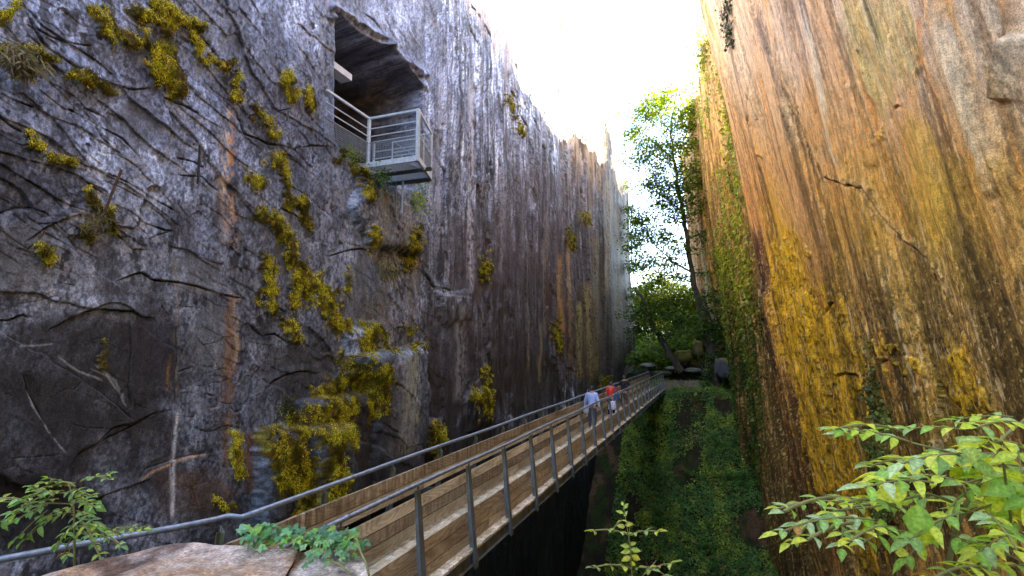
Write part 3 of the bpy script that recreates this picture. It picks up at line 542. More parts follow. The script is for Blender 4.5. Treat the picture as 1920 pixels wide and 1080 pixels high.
for pts, wd, col, a in [([(1520, 45), (1540, 120), (1556, 190), (1570, 270), (1590, 320)], 3.5, (.75, .72, .72), .95), ([(1515, 30), (1528, 80)], 4, (.6, .6, .66), .7), ([(1680, 70), (1700, 140), (1717, 190)], 3, (.72, .6, .5), .95), ([(1800, 20), (1815, 90), (1840, 170), (1870, 260), (1900, 330)], 13, (.50, .44, .40), .8),
    ([(1740, 240), (1755, 290), (1790, 350)], 8, (.5, .36, .16), .6), ([(1550, 270), (1560, 310)], 3, (.7, .6, .5), .8), ([(1715, 400), (1730, 460)], 2.5, (.62, .5, .3), .9), ([(1700, 340), (1708, 400)], 1.8, (.5, .42, .2), .8), ([(1756, 400), (1768, 450)], 1.6, (.5, .42, .2), .7), ([(1735, 330), (1745, 370)], 1.8, (.6, .42, .2), .7),
    ([(1440, 130), (1450, 210), (1460, 260)], 4, (.55, .32, .12), .7), ([(1430, 0), (1450, 90), (1480, 170), (1500, 230)], 4, (.16, .13, .14), .8), ([(1462, 0), (1480, 80), (1500, 170)], 4, (.17, .14, .14), .7), ([(1405, 0), (1425, 110)], 4, (.2, .18, .2), .6), ([(1590, 140), (1610, 240), (1628, 310)], 5, (.17, .10, .06), .8),
    ([(1880, 320), (1900, 400)], 6, (.4, .3, .14), .5), ([(1510, 480), (1580, 620), (1610, 660)], 4, (.34, .18, .05), .8), ([(1500, 210), (1530, 300), (1560, 350)], 9, (.13, .09, .05), .7), ([(1535, 350), (1580, 480)], 6, (.12, .09, .03), .6), ([(1760, 0), (1790, 100), (1830, 230), (1880, 350)], 7, (.2, .14, .06), .55),
    ([(1690, 0), (1740, 120), (1730, 190)], 6, (.22, .13, .05), .6), ([(1745, 20), (1748, 90), (1738, 120)], 5, (.5, .25, .09), .7), ([(1900, 0), (1896, 100), (1888, 190)], 8, (.1, .06, .04), .8), ([(1770, 560), (1810, 660), (1850, 740)], 20, (.08, .055, .03), .5)]:
    paintr(pts, wd, col, a)
c = mixc(c, (.10, .07, .03), band*ss(.45, .6, pebb)*.9); c = mixc(c, (.42, .34, .24), band*ss(.5, .4, pebb)*.6)
# far pillar and ivy gully
c = mixc(c, (.48, .31, .20), ss(42, 44, Y0)*.8); c = mixc(c, (.55, .42, .38), ss(42, 44, Y0)*ss(.52, .62, fs_)*.7); c = mixc(c, (.16, .10, .04), ss(42, 44, Y0)*ss(.5, .38, fs2)*.7)
gul = ss(20.4, 21, Y0)*(1-ss(41, 43, Y0)); c = mixc(c, (.20, .15, .075), gul*.8); c = mixc(c, (.05, .04, .015), gul*ss(360, 640, PY)*.85)
spk = ss(.60, .66, ff); c = mixc(c, (.055, .04, .02), spk*ss(330, 650, PY)*.8); c = mixc(c, (.5, .42, .28), ss(.68, .73, fbm(U*22, Z*16, 3, 261))*ss(380, 600, PY)*.6)
c = mixc(c, (.03, .02, .012), groove*.8); c = mixc(c, (.02, .015, .008), ss(-7, -12, Z)*.8)
ml = fbm(U*5, Z*2.5, 4, 271)
mossr = np.zeros(PX.shape, np.float32)
for pts, wd in (([(1480, 470), (1495, 600), (1530, 740), (1560, 900)], 26), ([(1560, 610), (1600, 700), (1600, 850)], 34), ([(1520, 560), (1560, 640)], 22), ([(1800, 670), (1810, 760)], 20), ([(1690, 690), (1720, 690)], 10), ([(1610, 900), (1650, 1060)], 30), ([(1840, 700), (1860, 760)], 10), ([(1660, 640), (1700, 660)], 8)):
    stroke(PX+fw1*60, PY+fw2*60, pts, wd, mossr)
mossr = ss(.35, .7, mossr+(ml-.5)*1.3); D += mossr*.07*ml
mc = np.empty(c.shape, np.float32); mc[:] = (.42, .29, .014); mc = mixc(mc, (.22, .15, .012), ss(.5, .7, ff)); mc = mixc(mc, (.46, .33, .02), ss(.5, .35, ml)*.7)
c = mixc(c, (0, 0, 0), mossr*.75)+mc*(mossr*.75)[..., None]
rimr = (fbm(S*.3, S*0+2, 3, 281)-.5)*2.0
gr1 = fbm(U*26, Z*11, 4, 263, .65); gr2 = fbm(U*9, Z*.22, 5, 265, .62); gr3 = fbm(U*2.4, Z*.35, 5, 267, .6)
c = c*(.74+.5*ss(.28, .72, gr1))[..., None]*(.72+.56*ss(.3, .7, gr2))[..., None]*(.66+.68*ss(.35, .65, gr3))[..., None]
c = mixc(c, (.045, .035, .012), ss(.58, .66, fbm(U*13, Z*7, 4, 268, .65))*ss(360, 620, PY)*.75); c = mixc(c, (.55, .47, .40), ss(.68, .74, fbm(U*16+5, Z*2.0, 4, 269, .6))*.4)
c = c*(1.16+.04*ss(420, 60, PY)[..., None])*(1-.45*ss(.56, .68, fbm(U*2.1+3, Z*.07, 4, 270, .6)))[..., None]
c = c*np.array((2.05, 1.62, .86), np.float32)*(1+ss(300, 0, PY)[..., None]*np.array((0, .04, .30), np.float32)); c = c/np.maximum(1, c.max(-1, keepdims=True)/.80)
P = np.stack([X0-lean-D*.97, Y0-D*.22, Z+ss(13, 17, Z)*rimr+ss(8, 17, Z)*ss(30, 40, Y0)*1.8], -1)
RIGHT = dict(P=P.copy(), PX=PX, PY=PY, moss=mossr, gul=gul, Y0=Y0, Z=Z)
cap = []
for off, dz in ((.5, .2), (2, .5), (10, 1.2), (70, 3)):
    t = P[:, -1:, :].copy(); t[..., 0] += off; t[..., 2] += dz; cap.append(t)
P = np.concatenate([P]+cap, 1); c = np.concatenate([c]+[np.full((c.shape[0], 1, 3), 1, np.float32)*np.array((.12, .12, .05), np.float32) for _ in range(4)], 1)
nr2 = P.shape[1]
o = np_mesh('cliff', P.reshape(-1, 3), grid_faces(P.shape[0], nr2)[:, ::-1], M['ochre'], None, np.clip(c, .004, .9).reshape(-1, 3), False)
tag(o, 'overhanging golden brown slate quarry wall with long rusty streaks, on the right', 'cliff', None, 'structure')
# ------------------------------------------------------------------ ground: ledge at the camera, pit, scree slope, far ground
def ground_z(X, Y):
    n = fbm(X*.5+50, Y*.5+50, 4, 301)-.5; n2 = fbm(X*2+9, Y*2, 3, 303)-.5
    slope = np.interp(Y, [0, 21, 24, 28, 33, 38.5, 41, 48, 70, 400], [-16, -16, -14.6, -11.6, -7.4, -3.1, -2.85, -2.3, 0.5, 6])
    z = slope+n*1.3*ss(20, 26, Y)+n2*.35
    led = 1-ss(2.5, 4.6, Y+.10*X+n*.8); z = lerp(z, -2.45+n*.3-.2*ss(-2, -5, X), led)
    return z
gx = np.concatenate([np.linspace(-300, -14, 20), np.linspace(-13, 13, 300), np.linspace(14, 300, 20)])
gy = np.concatenate([np.linspace(-60, 1, 20), np.linspace(1.2, 20, 60), np.linspace(20.1, 60, 380), np.linspace(61, 900, 40)])
GX, GY = np.meshgrid(gx, gy, indexing='ij'); GZ = ground_z(GX, GY)
gc = np.empty(GX.shape+(3,), np.float32); gc[:] = (.028, .022, .012)
gc = mixc(gc, (.10, .055, .028), ss(.52, .66, fbm(GX*.9, GY*.9, 4, 305))); gc = mixc(gc, (.03, .04, .01), ss(.5, .62, fbm(GX*2.5, GY*2.5, 3, 307)))
o = np_mesh('ground', np.stack([GX, GY, GZ], -1).reshape(-1, 3), grid_faces(len(gx), len(gy)), M['soil'], None, gc.reshape(-1, 3), True)
tag(o, 'dark leaf strewn earth of the quarry pit rising to a bank behind the bridge', 'ground', None, 'structure')
def gz(x, y): return float(ground_z(np.array([[x]], float), np.array([[y]], float))[0, 0])

# ------------------------------------------------------------------ leaf clouds
def leaves(name, C, N, size, mat, cols, parent=None, droop=0.0, aspect=.55, fold=.25, rs=RS, kind=None, label=None, cat=None):
    """one mesh of folded leaves: centres C (n,3), size scalar/array, orientation N (n,3) leaf normals, cols (n,3)"""
    n = len(C); size = np.broadcast_to(np.asarray(size, float), (n,))[:, None]
    N = N/np.linalg.norm(N, axis=1, keepdims=True); A = rs.normal(size=(n, 3)); A[:, 2] -= droop
    A -= N*np.sum(A*N, 1, keepdims=True); A /= np.linalg.norm(A, axis=1, keepdims=True)+1e-9; B = np.cross(N, A)
    base = C; tip = C+A*size; mid = C+A*size*.45
    l = mid+B*size*aspect*.5+N*size*fold*.4; r = mid-B*size*aspect*.5+N*size*fold*.4
    V = np.stack([base, l, tip, r], 1).reshape(-1, 3); i = np.arange(n)*4
    F = np.concatenate([np.stack([i, i+1, i+2], -1), np.stack([i, i+2, i+3], -1)])
    o = np_mesh(name, V, F, mat, parent, np.repeat(cols, 4, 0))
    return o
def pick(cols, n, rs=RS, jit=.25):
    k = rs.randint(len(cols), size=n); c = np.array(cols, float)[k]; return c*(1+(rs.rand(n, 1)-.5)*2*jit)
def rnd_dirs(n, up=.6, rs=RS):
    d = rs.normal(size=(n, 3)); d[:, 2] = np.abs(d[:, 2])+up; return d

# ------------------------------------------------------------------ moss on the walls (hanging tufts)
def moss_mesh(name, data, npick, toN, cols, smin, smax, label, mask=None, hang=1.0, seed=3):
    rs = np.random.RandomState(seed); m = data['moss'] if mask is None else mask
    p = data['P'].reshape(-1, 3); wgt = (m.ravel() > .45)*m.ravel()
    area = np.clip(np.hypot(p[:, 0]-0, p[:, 1]), 5, 60)**2; wgt = wgt*area/area.max()*(.12+ss(.40, .56, fbm(p[:, 1]*13, p[:, 2]*9, 3, 86))); idx = rs.choice(len(p), npick, p=wgt/wgt.sum())
    d = np.linalg.norm(p[idx], axis=1); sz = (smin+(smax-smin)*rs.rand(npick)**1.5)*np.clip(d/9, .8, 2.2)
    C = p[idx]+np.array(toN)*(.005+.03*rs.rand(npick, 1))+rs.normal(size=(npick, 3))*.02
    L = fbm(C[:, 1]*6, C[:, 2]*5, 3, 85)
    col = np.array(cols[0])*(1-ss(.35, .6, L))[:, None]+np.array(cols[1])*ss(.35, .6, L)[:, None]; col *= (.5+.9*rs.rand(npick, 1))
    br = rs.rand(npick) < .2; col[br] = np.array((.12, .06, .015)); gr_ = rs.rand(npick) < .15; col[gr_] = col[gr_]*np.array((.55, .8, 1.0))
    N = np.array(toN)+rs.normal(size=(npick, 3))*.55; N[:, 2] += .35
    o = leaves(name, C, N, sz, M['moss'], col, None, 2.6*hang, .34, .5, rs)
    return tag(o, label, 'moss', None, 'stuff')
moss_mesh('moss', LEFT, 130000, (1, -.1, .1), [(.12, .095, .012), (.74, .63, .035)], .012, .036, 'golden green hanging moss cushions scattered over the grey slate wall')
moss_mesh('moss', RIGHT, 26000, (-1, -.25, .1), [(.26, .16, .012), (.62, .43, .02)], .02, .06, 'short yellow moss fur covering the foot of the golden brown wall', seed=5)

# ------------------------------------------------------------------ ivy
def ivy(name, mask, data, n, cols, smin, smax, label, toN=(-1, -.3, 0), seed=9, off=.12):
    rs = np.random.RandomState(seed); p = data['P'].reshape(-1, 3); wg = mask.ravel()*np.clip(p[:, 1], 6, 60)**1.2; idx = rs.choice(len(p), n, p=wg/wg.sum())
    C = p[idx]+np.array(toN)*off*rs.rand(n, 1)+rs.normal(size=(n, 3))*.05; N = np.array(toN)+rs.normal(size=(n, 3))*.5; N[:, 2] += .3
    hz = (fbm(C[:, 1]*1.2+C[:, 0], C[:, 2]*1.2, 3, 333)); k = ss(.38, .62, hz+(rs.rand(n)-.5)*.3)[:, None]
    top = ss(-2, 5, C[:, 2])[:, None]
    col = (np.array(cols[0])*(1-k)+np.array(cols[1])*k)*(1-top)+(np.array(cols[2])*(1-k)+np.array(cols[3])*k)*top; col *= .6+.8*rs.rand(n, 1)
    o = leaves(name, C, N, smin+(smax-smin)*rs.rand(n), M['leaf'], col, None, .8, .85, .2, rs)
    return tag(o, label, 'ivy', None, 'stuff')
PX, PY = RIGHT['PX'], RIGHT['PY']; wob = (fbm(RIGHT['Z']*.3, RIGHT['Z']*0+5, 3, 341)-.5)*40
im = np.zeros(PX.shape, np.float32)
for pts, wd in (([(1372, 150), (1385, 260), (1398, 380), (1408, 520), (1412, 700), (1415, 900)], 20), ([(1385, 330), (1385, 500), (1385, 720)], 26), ([(1360, 470), (1365, 700)], 18), ([(1332, 90), (1336, 190), (1330, 260)], 7), ([(1345, 0), (1342, 80)], 5)):
    stroke(PX+wob*.4, PY, pts, wd, im)
im = im*ss(.26, .44, fbm(RIGHT['Y0']*1.1, RIGHT['Z']*.8, 4, 343)+.1*ss(400, 650, PY))*(RIGHT['Y0'] > 20.4)
ivy('ivy', im, RIGHT, 52000, [(.03, .07, .015), (.12, .18, .02), (.20, .26, .02), (.42, .45, .03)], .10, .22, 'thick curtain of ivy climbing the recess behind the golden brown wall')  # yellower last two colours paint light onto the upper leaves
im = np.zeros(PX.shape, np.float32); stroke(PX, PY, [(1378, 0), (1382, 50), (1388, 84)], 5, im); im *= (RIGHT['Y0'] < 20.4)
ivy('ivy', im, RIGHT, 230, [(.03, .05, .02), (.05, .08, .03), (.03, .06, .03), (.06, .09, .03)], .08, .16, 'thin dark ivy strand hanging from the top of the golden brown wall', seed=12, off=.1)
im = np.zeros(PX.shape, np.float32); jm = (fbm(PY*.02, PY*0, 3, 345)-.5)*24
for pts, wd in (([(1648, 640), (1650, 690), (1652, 740)], 4), ([(1650, 720), (1662, 760), (1664, 820), (1670, 900), (1680, 960)], 12), ([(1678, 770), (1682, 900)], 6)): stroke(PX+jm, PY, pts, wd, im)
im = im*ss(.38, .5, fbm(RIGHT['Y0']*9, RIGHT['Z']*9, 3, 347)); im *= (RIGHT['Y0'] < 20)
ivy('ivy', im, RIGHT, 1500, [(.05, .09, .02), (.20, .26, .06), (.4, .14, .05), (.4, .14, .05)], .05, .10, 'narrow ivy creeper with pale green leaves climbing the yellow mossy wall', seed=14, off=.06)

# ------------------------------------------------------------------ bridge
XR, XL, RZ, DZ = -3.26, -4.20, -1.56, -2.71
Y0B, Y1B = 2.7, 39.0
br = empty('footbridge', ((XL+XR)/2, Y0B, DZ), 'long timber footbridge with grey pipe handrails running along the foot of the slate wall', 'footbridge')
def bp(o): o.parent = br; o.matrix_parent_inverse = br_inv; return o
bpy.context.view_layer.update(); br_inv = Matrix.Translation(br.location).inverted()
mb = MB(); k = 0; y = Y0B
while y < Y1B:
    t = random.uniform(.85, 1.15); mb.box((XL-.06+random.uniform(-.01, .01), y, DZ-.035), (XR+.10+random.uniform(-.012, .012), y+.137, DZ+random.uniform(-.002, .002)), (t*1.0, random.random(), .1)); y += .148
bp(mb.build('deck', M['deck']))
def planks(zt, h, x, n_name, stain, tone, seed):
    rr = random.Random(seed); y = Y0B+rr.uniform(-1, 0)
    while y < Y1B:
        L = 2.77; m = MB(); y1 = min(y+L-.006, Y1B)
        m.box((x-.019, max(y, Y0B), zt-h+.004), (x+.019, y1, zt-.004), (tone*rr.uniform(.85, 1.12), rr.random(), stain)); bp(m.build(n_name, M['wood'])); y += L
for zt, st, tn in ((-1.73, .9, .85), (-1.905, .15, .95)): planks(zt, .168, XL+.05, 'side_board', st, tn, int(-zt*100))
for zt, st, tn in ((-2.15, .0, 1.15), (-2.325, .8, .58), (-2.50, .25, .9)): planks(zt, .168, XL+.055, 'side_board', st, tn, int(-zt*100))  # first board's lighter tone paints sunlight on it
for zt, st, tn in ((-2.255, .1, 1.02), (-2.415, .15, .95), (-2.575, .2, .9)): planks(zt, .155, XR-.06, 'side_board', st, tn, int(-zt*100)+7)
# handrails
mb = MB(); mb.tube([(XR, y, RZ+.006*math.sin(y*1.3)) for y in np.linspace(3.1, Y1B-.2, 60)], .024, 10)
for y in np.arange(4.3, 38, 5.54): mb.tube([(XR, y, RZ), (XR, y+.05, RZ)], .0255, 10)
bp(mb.build('handrail', M['galv'], None, True))
pts = [on_z(px, py, RZ) for px, py in ((-160, 1062), (-60, 1057), (0, 1049), (60, 1038), (120, 1026), (240, 1005), (340, 987), (400, 975), (430, 967))]
pts = [np.array(p) for p in pts]+[np.array((XL, y, RZ+.006*math.sin(y*1.1))) for y in np.linspace(4.0, Y1B-.2, 60)]
mb = MB(); mb.tube(pts, .026, 10); bp(mb.build('handrail', M['galv'], None, True))
# posts: one mesh, copied
mb = MB(); mb.add([(-.006, -.045, 0), (.006, -.045, 0), (.006, .045, 0), (-.006, .045, 0), (.129-.006, -.06, -1.34), (.129+.006, -.06, -1.34), (.129+.006, .06, -1.34), (.129-.006, .06, -1.34)], [(0, 1, 2, 3), (7, 6, 5, 4), (4, 5, 1, 0), (5, 6, 2, 1), (6, 7, 3, 2), (7, 4, 0, 3)])
mb.add([(-.05, -.005, 0), (-.006, -.005, 0), (-.006, .005, 0), (-.05, .005, 0), (.04, -.005, -1.34), (.123, -.005, -1.34), (.123, .005, -1.34), (.04, .005, -1.34)], [(0, 1, 2, 3), (7, 6, 5, 4), (4, 5, 1, 0), (5, 6, 2, 1), (6, 7, 3, 2), (7, 4, 0, 3)])
mb.tube([(0, 0, 0), (0, 0, .05)], .009, 6); mb.tube([(-.03, .02, -.03), (0, .0, .05)], .007, 6)
post0 = mb.build('post', M['post'])
def put(o, x, y, z, mir=False, first=False):
    c_ = o if first else link(o.copy())
    c_.location = (x, y, z); c_.scale = (-1 if mir else 1, 1, 1); bp(c_); return c_
first = True
for k in range(26): put(post0, XR, 4.25+1.385*k, RZ-.065, False, first); first = False
for k in range(26): put(post0, XL, 3.78+1.385*k, RZ-.065, True)
# steel beams and brackets under the deck
for x in (XR+.055, XL-.03):
    mb = MB(); mb.box((x-.045, Y0B, DZ-.05), (x+.045, Y1B, DZ-.038)); mb.box((x-.004, Y0B, DZ-.21), (x+.004, Y1B, DZ-.05)); mb.box((x-.045, Y0B, DZ-.222), (x+.045, Y1B, DZ-.21)); bp(mb.build('beam', M['post']))
mb = MB(); mb.bar((XL-2.9, 0, 0), (XR+.05, 0, 0), .06, .09); mb.bar((XL-2.9, 0, -1.7), (XR-.1, 0, -.05), .05, .05)
b0 = mb.build('bracket', M['dark'])
for k in range(9): put(b0, 0, 6.4+4.155*k*.98, DZ-.27, False, k == 0)

# ------------------------------------------------------------------ viewing platform in the grotto mouth
A = on_x(692, 305, WX); zf = A[2]; ya = A[1]; xo = on_z(780, 290, zf)[0]; yb = on_z(808, 328, zf)[1]; xo2 = on_z(808, 328, zf)[0]; xi = WX-.05; H = 1.05; yn = on_x(630, 262, WX)[1]-.3
pf = empty('viewing_platform', ((xi+xo)/2, (ya+yb)/2, zf), 'pale grey steel viewing cage jutting from the grotto mouth', 'platform')
pfi = Matrix.Translation(pf.location).inverted()
def pp(o): o.parent = pf; o.matrix_parent_inverse = pfi; return o
mb = MB(); z0 = zf
for a_, b_ in (((xi-.8, ya), (xo, ya)), ((xo, ya), (xo2, yb)), ((xo2, yb), (xi-.8, yb))): mb.bar((*a_, z0-.06), (*b_, z0-.06), .06, .12)
pp(mb.build('frame', M['paint']))
mb = MB(); mb.bar((xi-.6, (ya+yb)/2, z0-.09), (xo, (ya+yb)/2, z0-.09), .07, .07); mb.bar((xi-.8, yb-.08, z0-.13), (xo2+.02, yb-.05, z0-.13), .10, .07); pp(mb.build('beam', M['dark']))
mb = MB()
for x in np.arange(xi-.7, xo2, .055): mb.bar((x, ya, z0-.02), (x, yb, z0-.02), .012, .03)
for y in np.arange(ya+.05, yb, .09): mb.bar((xi-.7, y, z0-.018), (xo2, y, z0-.018), .03, .022)
pp(mb.build('grating', M['paint']))
for x, y, s_ in ((xi+.02, ya, .075), (xo, ya, .085), (xo2, yb, .05), (xi-.7, yb, .05)):
    mb = MB(); mb.bar((x, y, z0-.12), (x, y, z0+H), s_, s_*.7); pp(mb.build('post', M['paint']))
def rail_run(a, b, mesh=True):
    m = MB()
    m.bar((*a, z0+H-.02), (*b, z0+H-.02), .045, .045); pp(m.build('rail', M['paint']))
    m = MB()
    for h in (.78, .60): m.tube([(*a, z0+h), (*b, z0+h)], .013, 6)
    pp(m.build('rail', M['paint']))
    m = MB(); L = math.hypot(b[0]-a[0], b[1]-a[1]); u = ((b[0]-a[0])/L, (b[1]-a[1])/L)
    for t in np.arange(.04, L, .042): m.bar((a[0]+u[0]*t, a[1]+u[1]*t, z0+.04), (a[0]+u[0]*t, a[1]+u[1]*t, z0+.44), .0075, .0075)
    for h in np.arange(.05, .45, .04): m.bar((*a, z0+h), (*b, z0+h), .0075, .0075)
    m.bar((*a, z0+.45), (*b, z0+.45), .03, .02); pp(m.build('mesh_panel', M['galv']))
rail_run((xi, ya), (xo, ya)); rail_run((xo, ya), (xo2, yb)); rail_run((xo2, yb), (xi-.7, yb)); rail_run((xi+.02, ya), (xi+.02, yn))
mb = MB(); yg = ya+.45                                            # gate frame standing inside the cage
for x in (xi+.35, xo-.12): mb.bar((x, yg, z0), (x, yg, z0+.62), .04, .03)
for h in (.12, .36, .60): mb.bar((xi+.35, yg, z0+h), (xo-.12, yg, z0+h), .03, .03)
mb.bar((xi+.4, yg, z0+.6), (xo-.15, yg, z0+.05), .015, .015); mb.bar((xi+.4, yg, z0+.35), (xo-.4, yg, z0+.05), .015, .015); pp(mb.build('gate', M['paint']))
mb = MB()
for i in range(7): mb.bar((xi+.05+.03*i, yb-.1-.05*i, z0-.9), (xi+.05+.03*i, yb-.1-.05*i, z0-.2), .012, .012)
mb.tube([(xi+.35, yb-.3, z0-.95), (xi+.35, yb-.3, z0-.15)], .03, 8); pp(mb.build('support', M['galv']))
# pale panel and rods
q = on_x(652, 150, WX); mb = MB(); a1 = on_x(640, 128, WX); a2 = on_x(660, 148, WX); a3 = on_x(641, 166, WX)
y0_ = on_x(612, 150, WX-.45)[1]; q = on_x(660, 148, WX-.45); mb.box((WX-.75, y0_, q[2]-.05), (WX-.45, q[1], q[2]+.10)); o = mb.build('panel', M['white']); tag(o, 'small pale box panel fixed at the left edge of the grotto mouth', 'panel')
for (x0, y0), (x1, y1), lb, mt in (((375, 272), (371, 345), 'thin black iron rod standing against the slate wall', 'dark'), ((228, 318), (184, 428), 'long rusty iron stake leaning against the slate wall', 'rust')):
    mb = MB(); a = on_x(x0, y0, WX+.22); b = on_x(x1, y1, WX+.12); mb.bar(a, b, .022, .022); tag(mb.build('iron_rod', M[mt]), lb, 'iron rod')
mb = MB(); mb.tube([on_x(520, 208, WX-.1), on_x(548, 202, WX+.3), on_x(541, 208, WX+.32), on_x(538, 226, WX+.3), on_x(530, 230, WX+.28)], .012, 6); tag(mb.build('iron_hook', M['dark']), 'bent black iron hook sticking out of the mossy slate wall', 'iron hook')

# ------------------------------------------------------------------ foreground boulders
def slab_rock(name, outline, zt, back, label, mat, seed, thick=1.2, tilt=0.0, topcol=(.62, .49, .40), py_near=1500):
    n = 150; m = 70; px = np.array([p[0] for p in outline], float); py = np.array([p[1] for p in outline], float)
    t = np.linspace(0, 1, n); L = np.concatenate([[0], np.cumsum(np.hypot(np.diff(px), np.diff(py)))]); L /= L[-1]
    ox = np.interp(t, L, px); oy = np.interp(t, L, py)
    E = np.stack([on_z(a, b, zt) for a, b in zip(ox, oy)]); ctr = np.array(back, float)
    rings = []; cs = []
    for k in range(m):
        v = k/(m-1.0)
        if v < .3:
            q = v/.3; P_ = E.copy(); P_[:, 2] = zt-thick*(1-q)-.02; fl = .10+.45*ss(530, 560, ox)*ss(1200, 1100, oy); P_[:, :2] += (E[:, :2]-ctr[None])*(fl*(1-q)-.02*np.sin(q*3))[:, None]; 
            lay = np.sin(P_[:, 2]*90+4*fbm(t*8, P_[:, 2]*3+seed, 3, seed))*.012; P_[:, :2] += (E[:, :2]-ctr[None])*lay[:, None]
            P_[:, :2] += (E[:, :2]-ctr[None])*((fbm(t*14, P_[:, 2]*7, 4, seed+2)-.5)*.10)[:, None]
            cc = np.tile(np.array((.035, .032, .032)), (n, 1))*(.6+.9*fbm(t*30, P_[:, 2]*25, 3, seed+4))[:, None]
        else:
            q = ((v-.3)/.7)**1.3; P_ = E*(1-q)+np.array([*ctr, zt])*q; P_[:, 2] = zt
            P_[:, 2] -= .03*math.exp(-q*60)
            X_, Y_ = P_[:, 0], P_[:, 1]
            P_[:, 2] += ((fbm(X_*2.2, Y_*2.2, 4, seed+6)-.5)*.10+(fbm(X_*9, Y_*9, 4, seed+7)-.5)*.025)*ss(0, .1, q)+tilt*q
            a = fbm(X_*3+Y_*1.5, Y_*7, 4, seed+8); cc = np.tile(np.array(topcol), (n, 1)); cc = mixc(cc, (.66, .56, .47), ss(.45, .65, a)); cc = mixc(cc, (.36, .18, .06), ss(.55, .7, fbm(X_*2, Y_*6, 4, seed+9))*.7)
            cc = mixc(cc, (.07, .035, .025), ss(.60, .68, fbm(X_*3.5, Y_*5, 4, seed+10))*.8); cc = mixc(cc, (.55, .5, .45), ss(.6, .7, fbm(X_*25, Y_*25, 3, seed+11))*.5)
        rings.append(P_); cs.append(cc)
    V = np.stack(rings, 1); Cc = np.stack(cs, 1)
    o = np_mesh(name, V.reshape(-1, 3), grid_faces(n, m)[:, ::-1], M[mat], None, Cc.reshape(-1, 3), True)
    return tag(o, label, 'boulder')
zt = -.86
slab_rock('boulder', [(-700, 1500), (-300, 1230), (-120, 1150), (50, 1080), (90, 1066), (150, 1050), (205, 1036), (245, 1030), (290, 1018), (330, 1011), (375, 1008), (400, 1013), (450, 1014), (520, 1018), (560, 1023), (574, 1028), (556, 1040), (515, 1072), (470, 1160), (460, 1400), (500, 2400)], zt,
          on_z(200, 1500, zt)[:2], 'broad pinkish tan flat topped boulder in the bottom left corner', 'boulder', 401)
slab_rock('boulder', [(532, 1082), (552, 1048), (580, 1034), (625, 1030), (660, 1032), (682, 1040), (690, 1060), (694, 1090), (690, 1160), (680, 1300)], zt-.02, on_z(610, 1180, zt)[:2], 'small dark layered boulder with ivy on top beside the bridge boards', 'boulder', 421, 1.0, 0, (.26, .235, .21))
# ------------------------------------------------------------------ trees and shrubs
def tree(name, label, cat, Yd, trunks, clumps, cols, seed, leaf=(.16, .3), mat='leaf', group=None, dens=2.0, twig=.018, bark='bark'):
    """trunks: [(pts px, radii)], clumps: (px, py, rx, ry, n[, col set])"""
    rs = np.random.RandomState(seed); base = on_y(*trunks[0][0][0], Yd)
    root = empty(name, base, label, cat, group); inv = Matrix.Translation(root.location).inverted()
    def par(o): o.parent = root; o.matrix_parent_inverse = inv; return o
    skel = []; mb = MB()
    for i, (pts, rr) in enumerate(trunks):
        w_ = [np.array(on_y(x, y, Yd))+np.array([0, rs.uniform(-.25, .25)*(k > 0)*(.3 if i == 0 else 1.6), 0]) for k, (x, y) in enumerate(pts)]
        fine = []
        for a, b in zip(w_[:-1], w_[1:]):
            for t in np.arange(0, 1, .25): fine.append(a+(b-a)*t+rs.normal(size=3)*rr[0]*.18)
        fine.append(w_[-1]); rad = np.interp(np.linspace(0, 1, len(fine)), np.linspace(0, 1, len(rr)), rr)
        if i == 0: m0 = MB(); m0.tube(fine, list(rad), 9); par(m0.build('trunk', M[bark], None, True))
        else: mb.tube(fine, list(rad), 6)
        skel += fine
    sk = np.array(skel); Cs = []; Ks = []
    for cl in clumps:
        x, y, rx, ry, n = cl[:5]; cs_ = cols[cl[5]] if len(cl) > 5 else cols[0]; n = int(n*dens)
        c0 = np.array(on_y(x, y, Yd)); sc = Yd/1000.0*1.03; nsub = max(4, int(rx*ry/38))
        sub = c0+rs.normal(size=(nsub, 3))*np.array([rx*sc*.55, max(rx, 14)*sc*.6, ry*sc*.55])
        k = rs.randint(nsub, size=n); L = sub[k]+rs.normal(size=(n, 3))*np.array([.46, .46, .22])*min(1.3, Yd/42)*(.6+rx/40)
        Cs.append(L); Ks.append(pick(cs_, n, rs, .3)*(.75+.5*rs.rand(nsub, 1)[k]))
        for s_ in sub[:max(3, nsub//2)]:
            j = np.argmin(np.linalg.norm(sk-s_, axis=1)); a = sk[j]; mid = (a+s_)/2+rs.normal(size=3)*.12+np.array([0, 0, .1])
            if np.linalg.norm(a-s_) < 5: mb.tube([a, mid, s_], [twig*1.8, twig*1.2, twig*.5], 4, cap=False)
    if mb.v: par(mb.build('branch', M[bark], None, True))
    if Cs:
        C = np.concatenate(Cs); K = np.concatenate(Ks); par(leaves('crown', C, rnd_dirs(len(C), .7, rs), leaf[0]+(leaf[1]-leaf[0])*rs.rand(len(C)), M[mat], K, None, .3, .6, .3, rs))
    return root
BR = [(.11, .17, .008), (.16, .22, .010), (.23, .28, .014)]; MID = [(.08, .15, .02), (.12, .20, .024), (.17, .25, .03)]; DKG = [(.016, .05, .014), (.028, .075, .02), (.05, .10, .02)]; YEL = [(.13, .16, .007), (.20, .21, .009), (.07, .11, .006)]
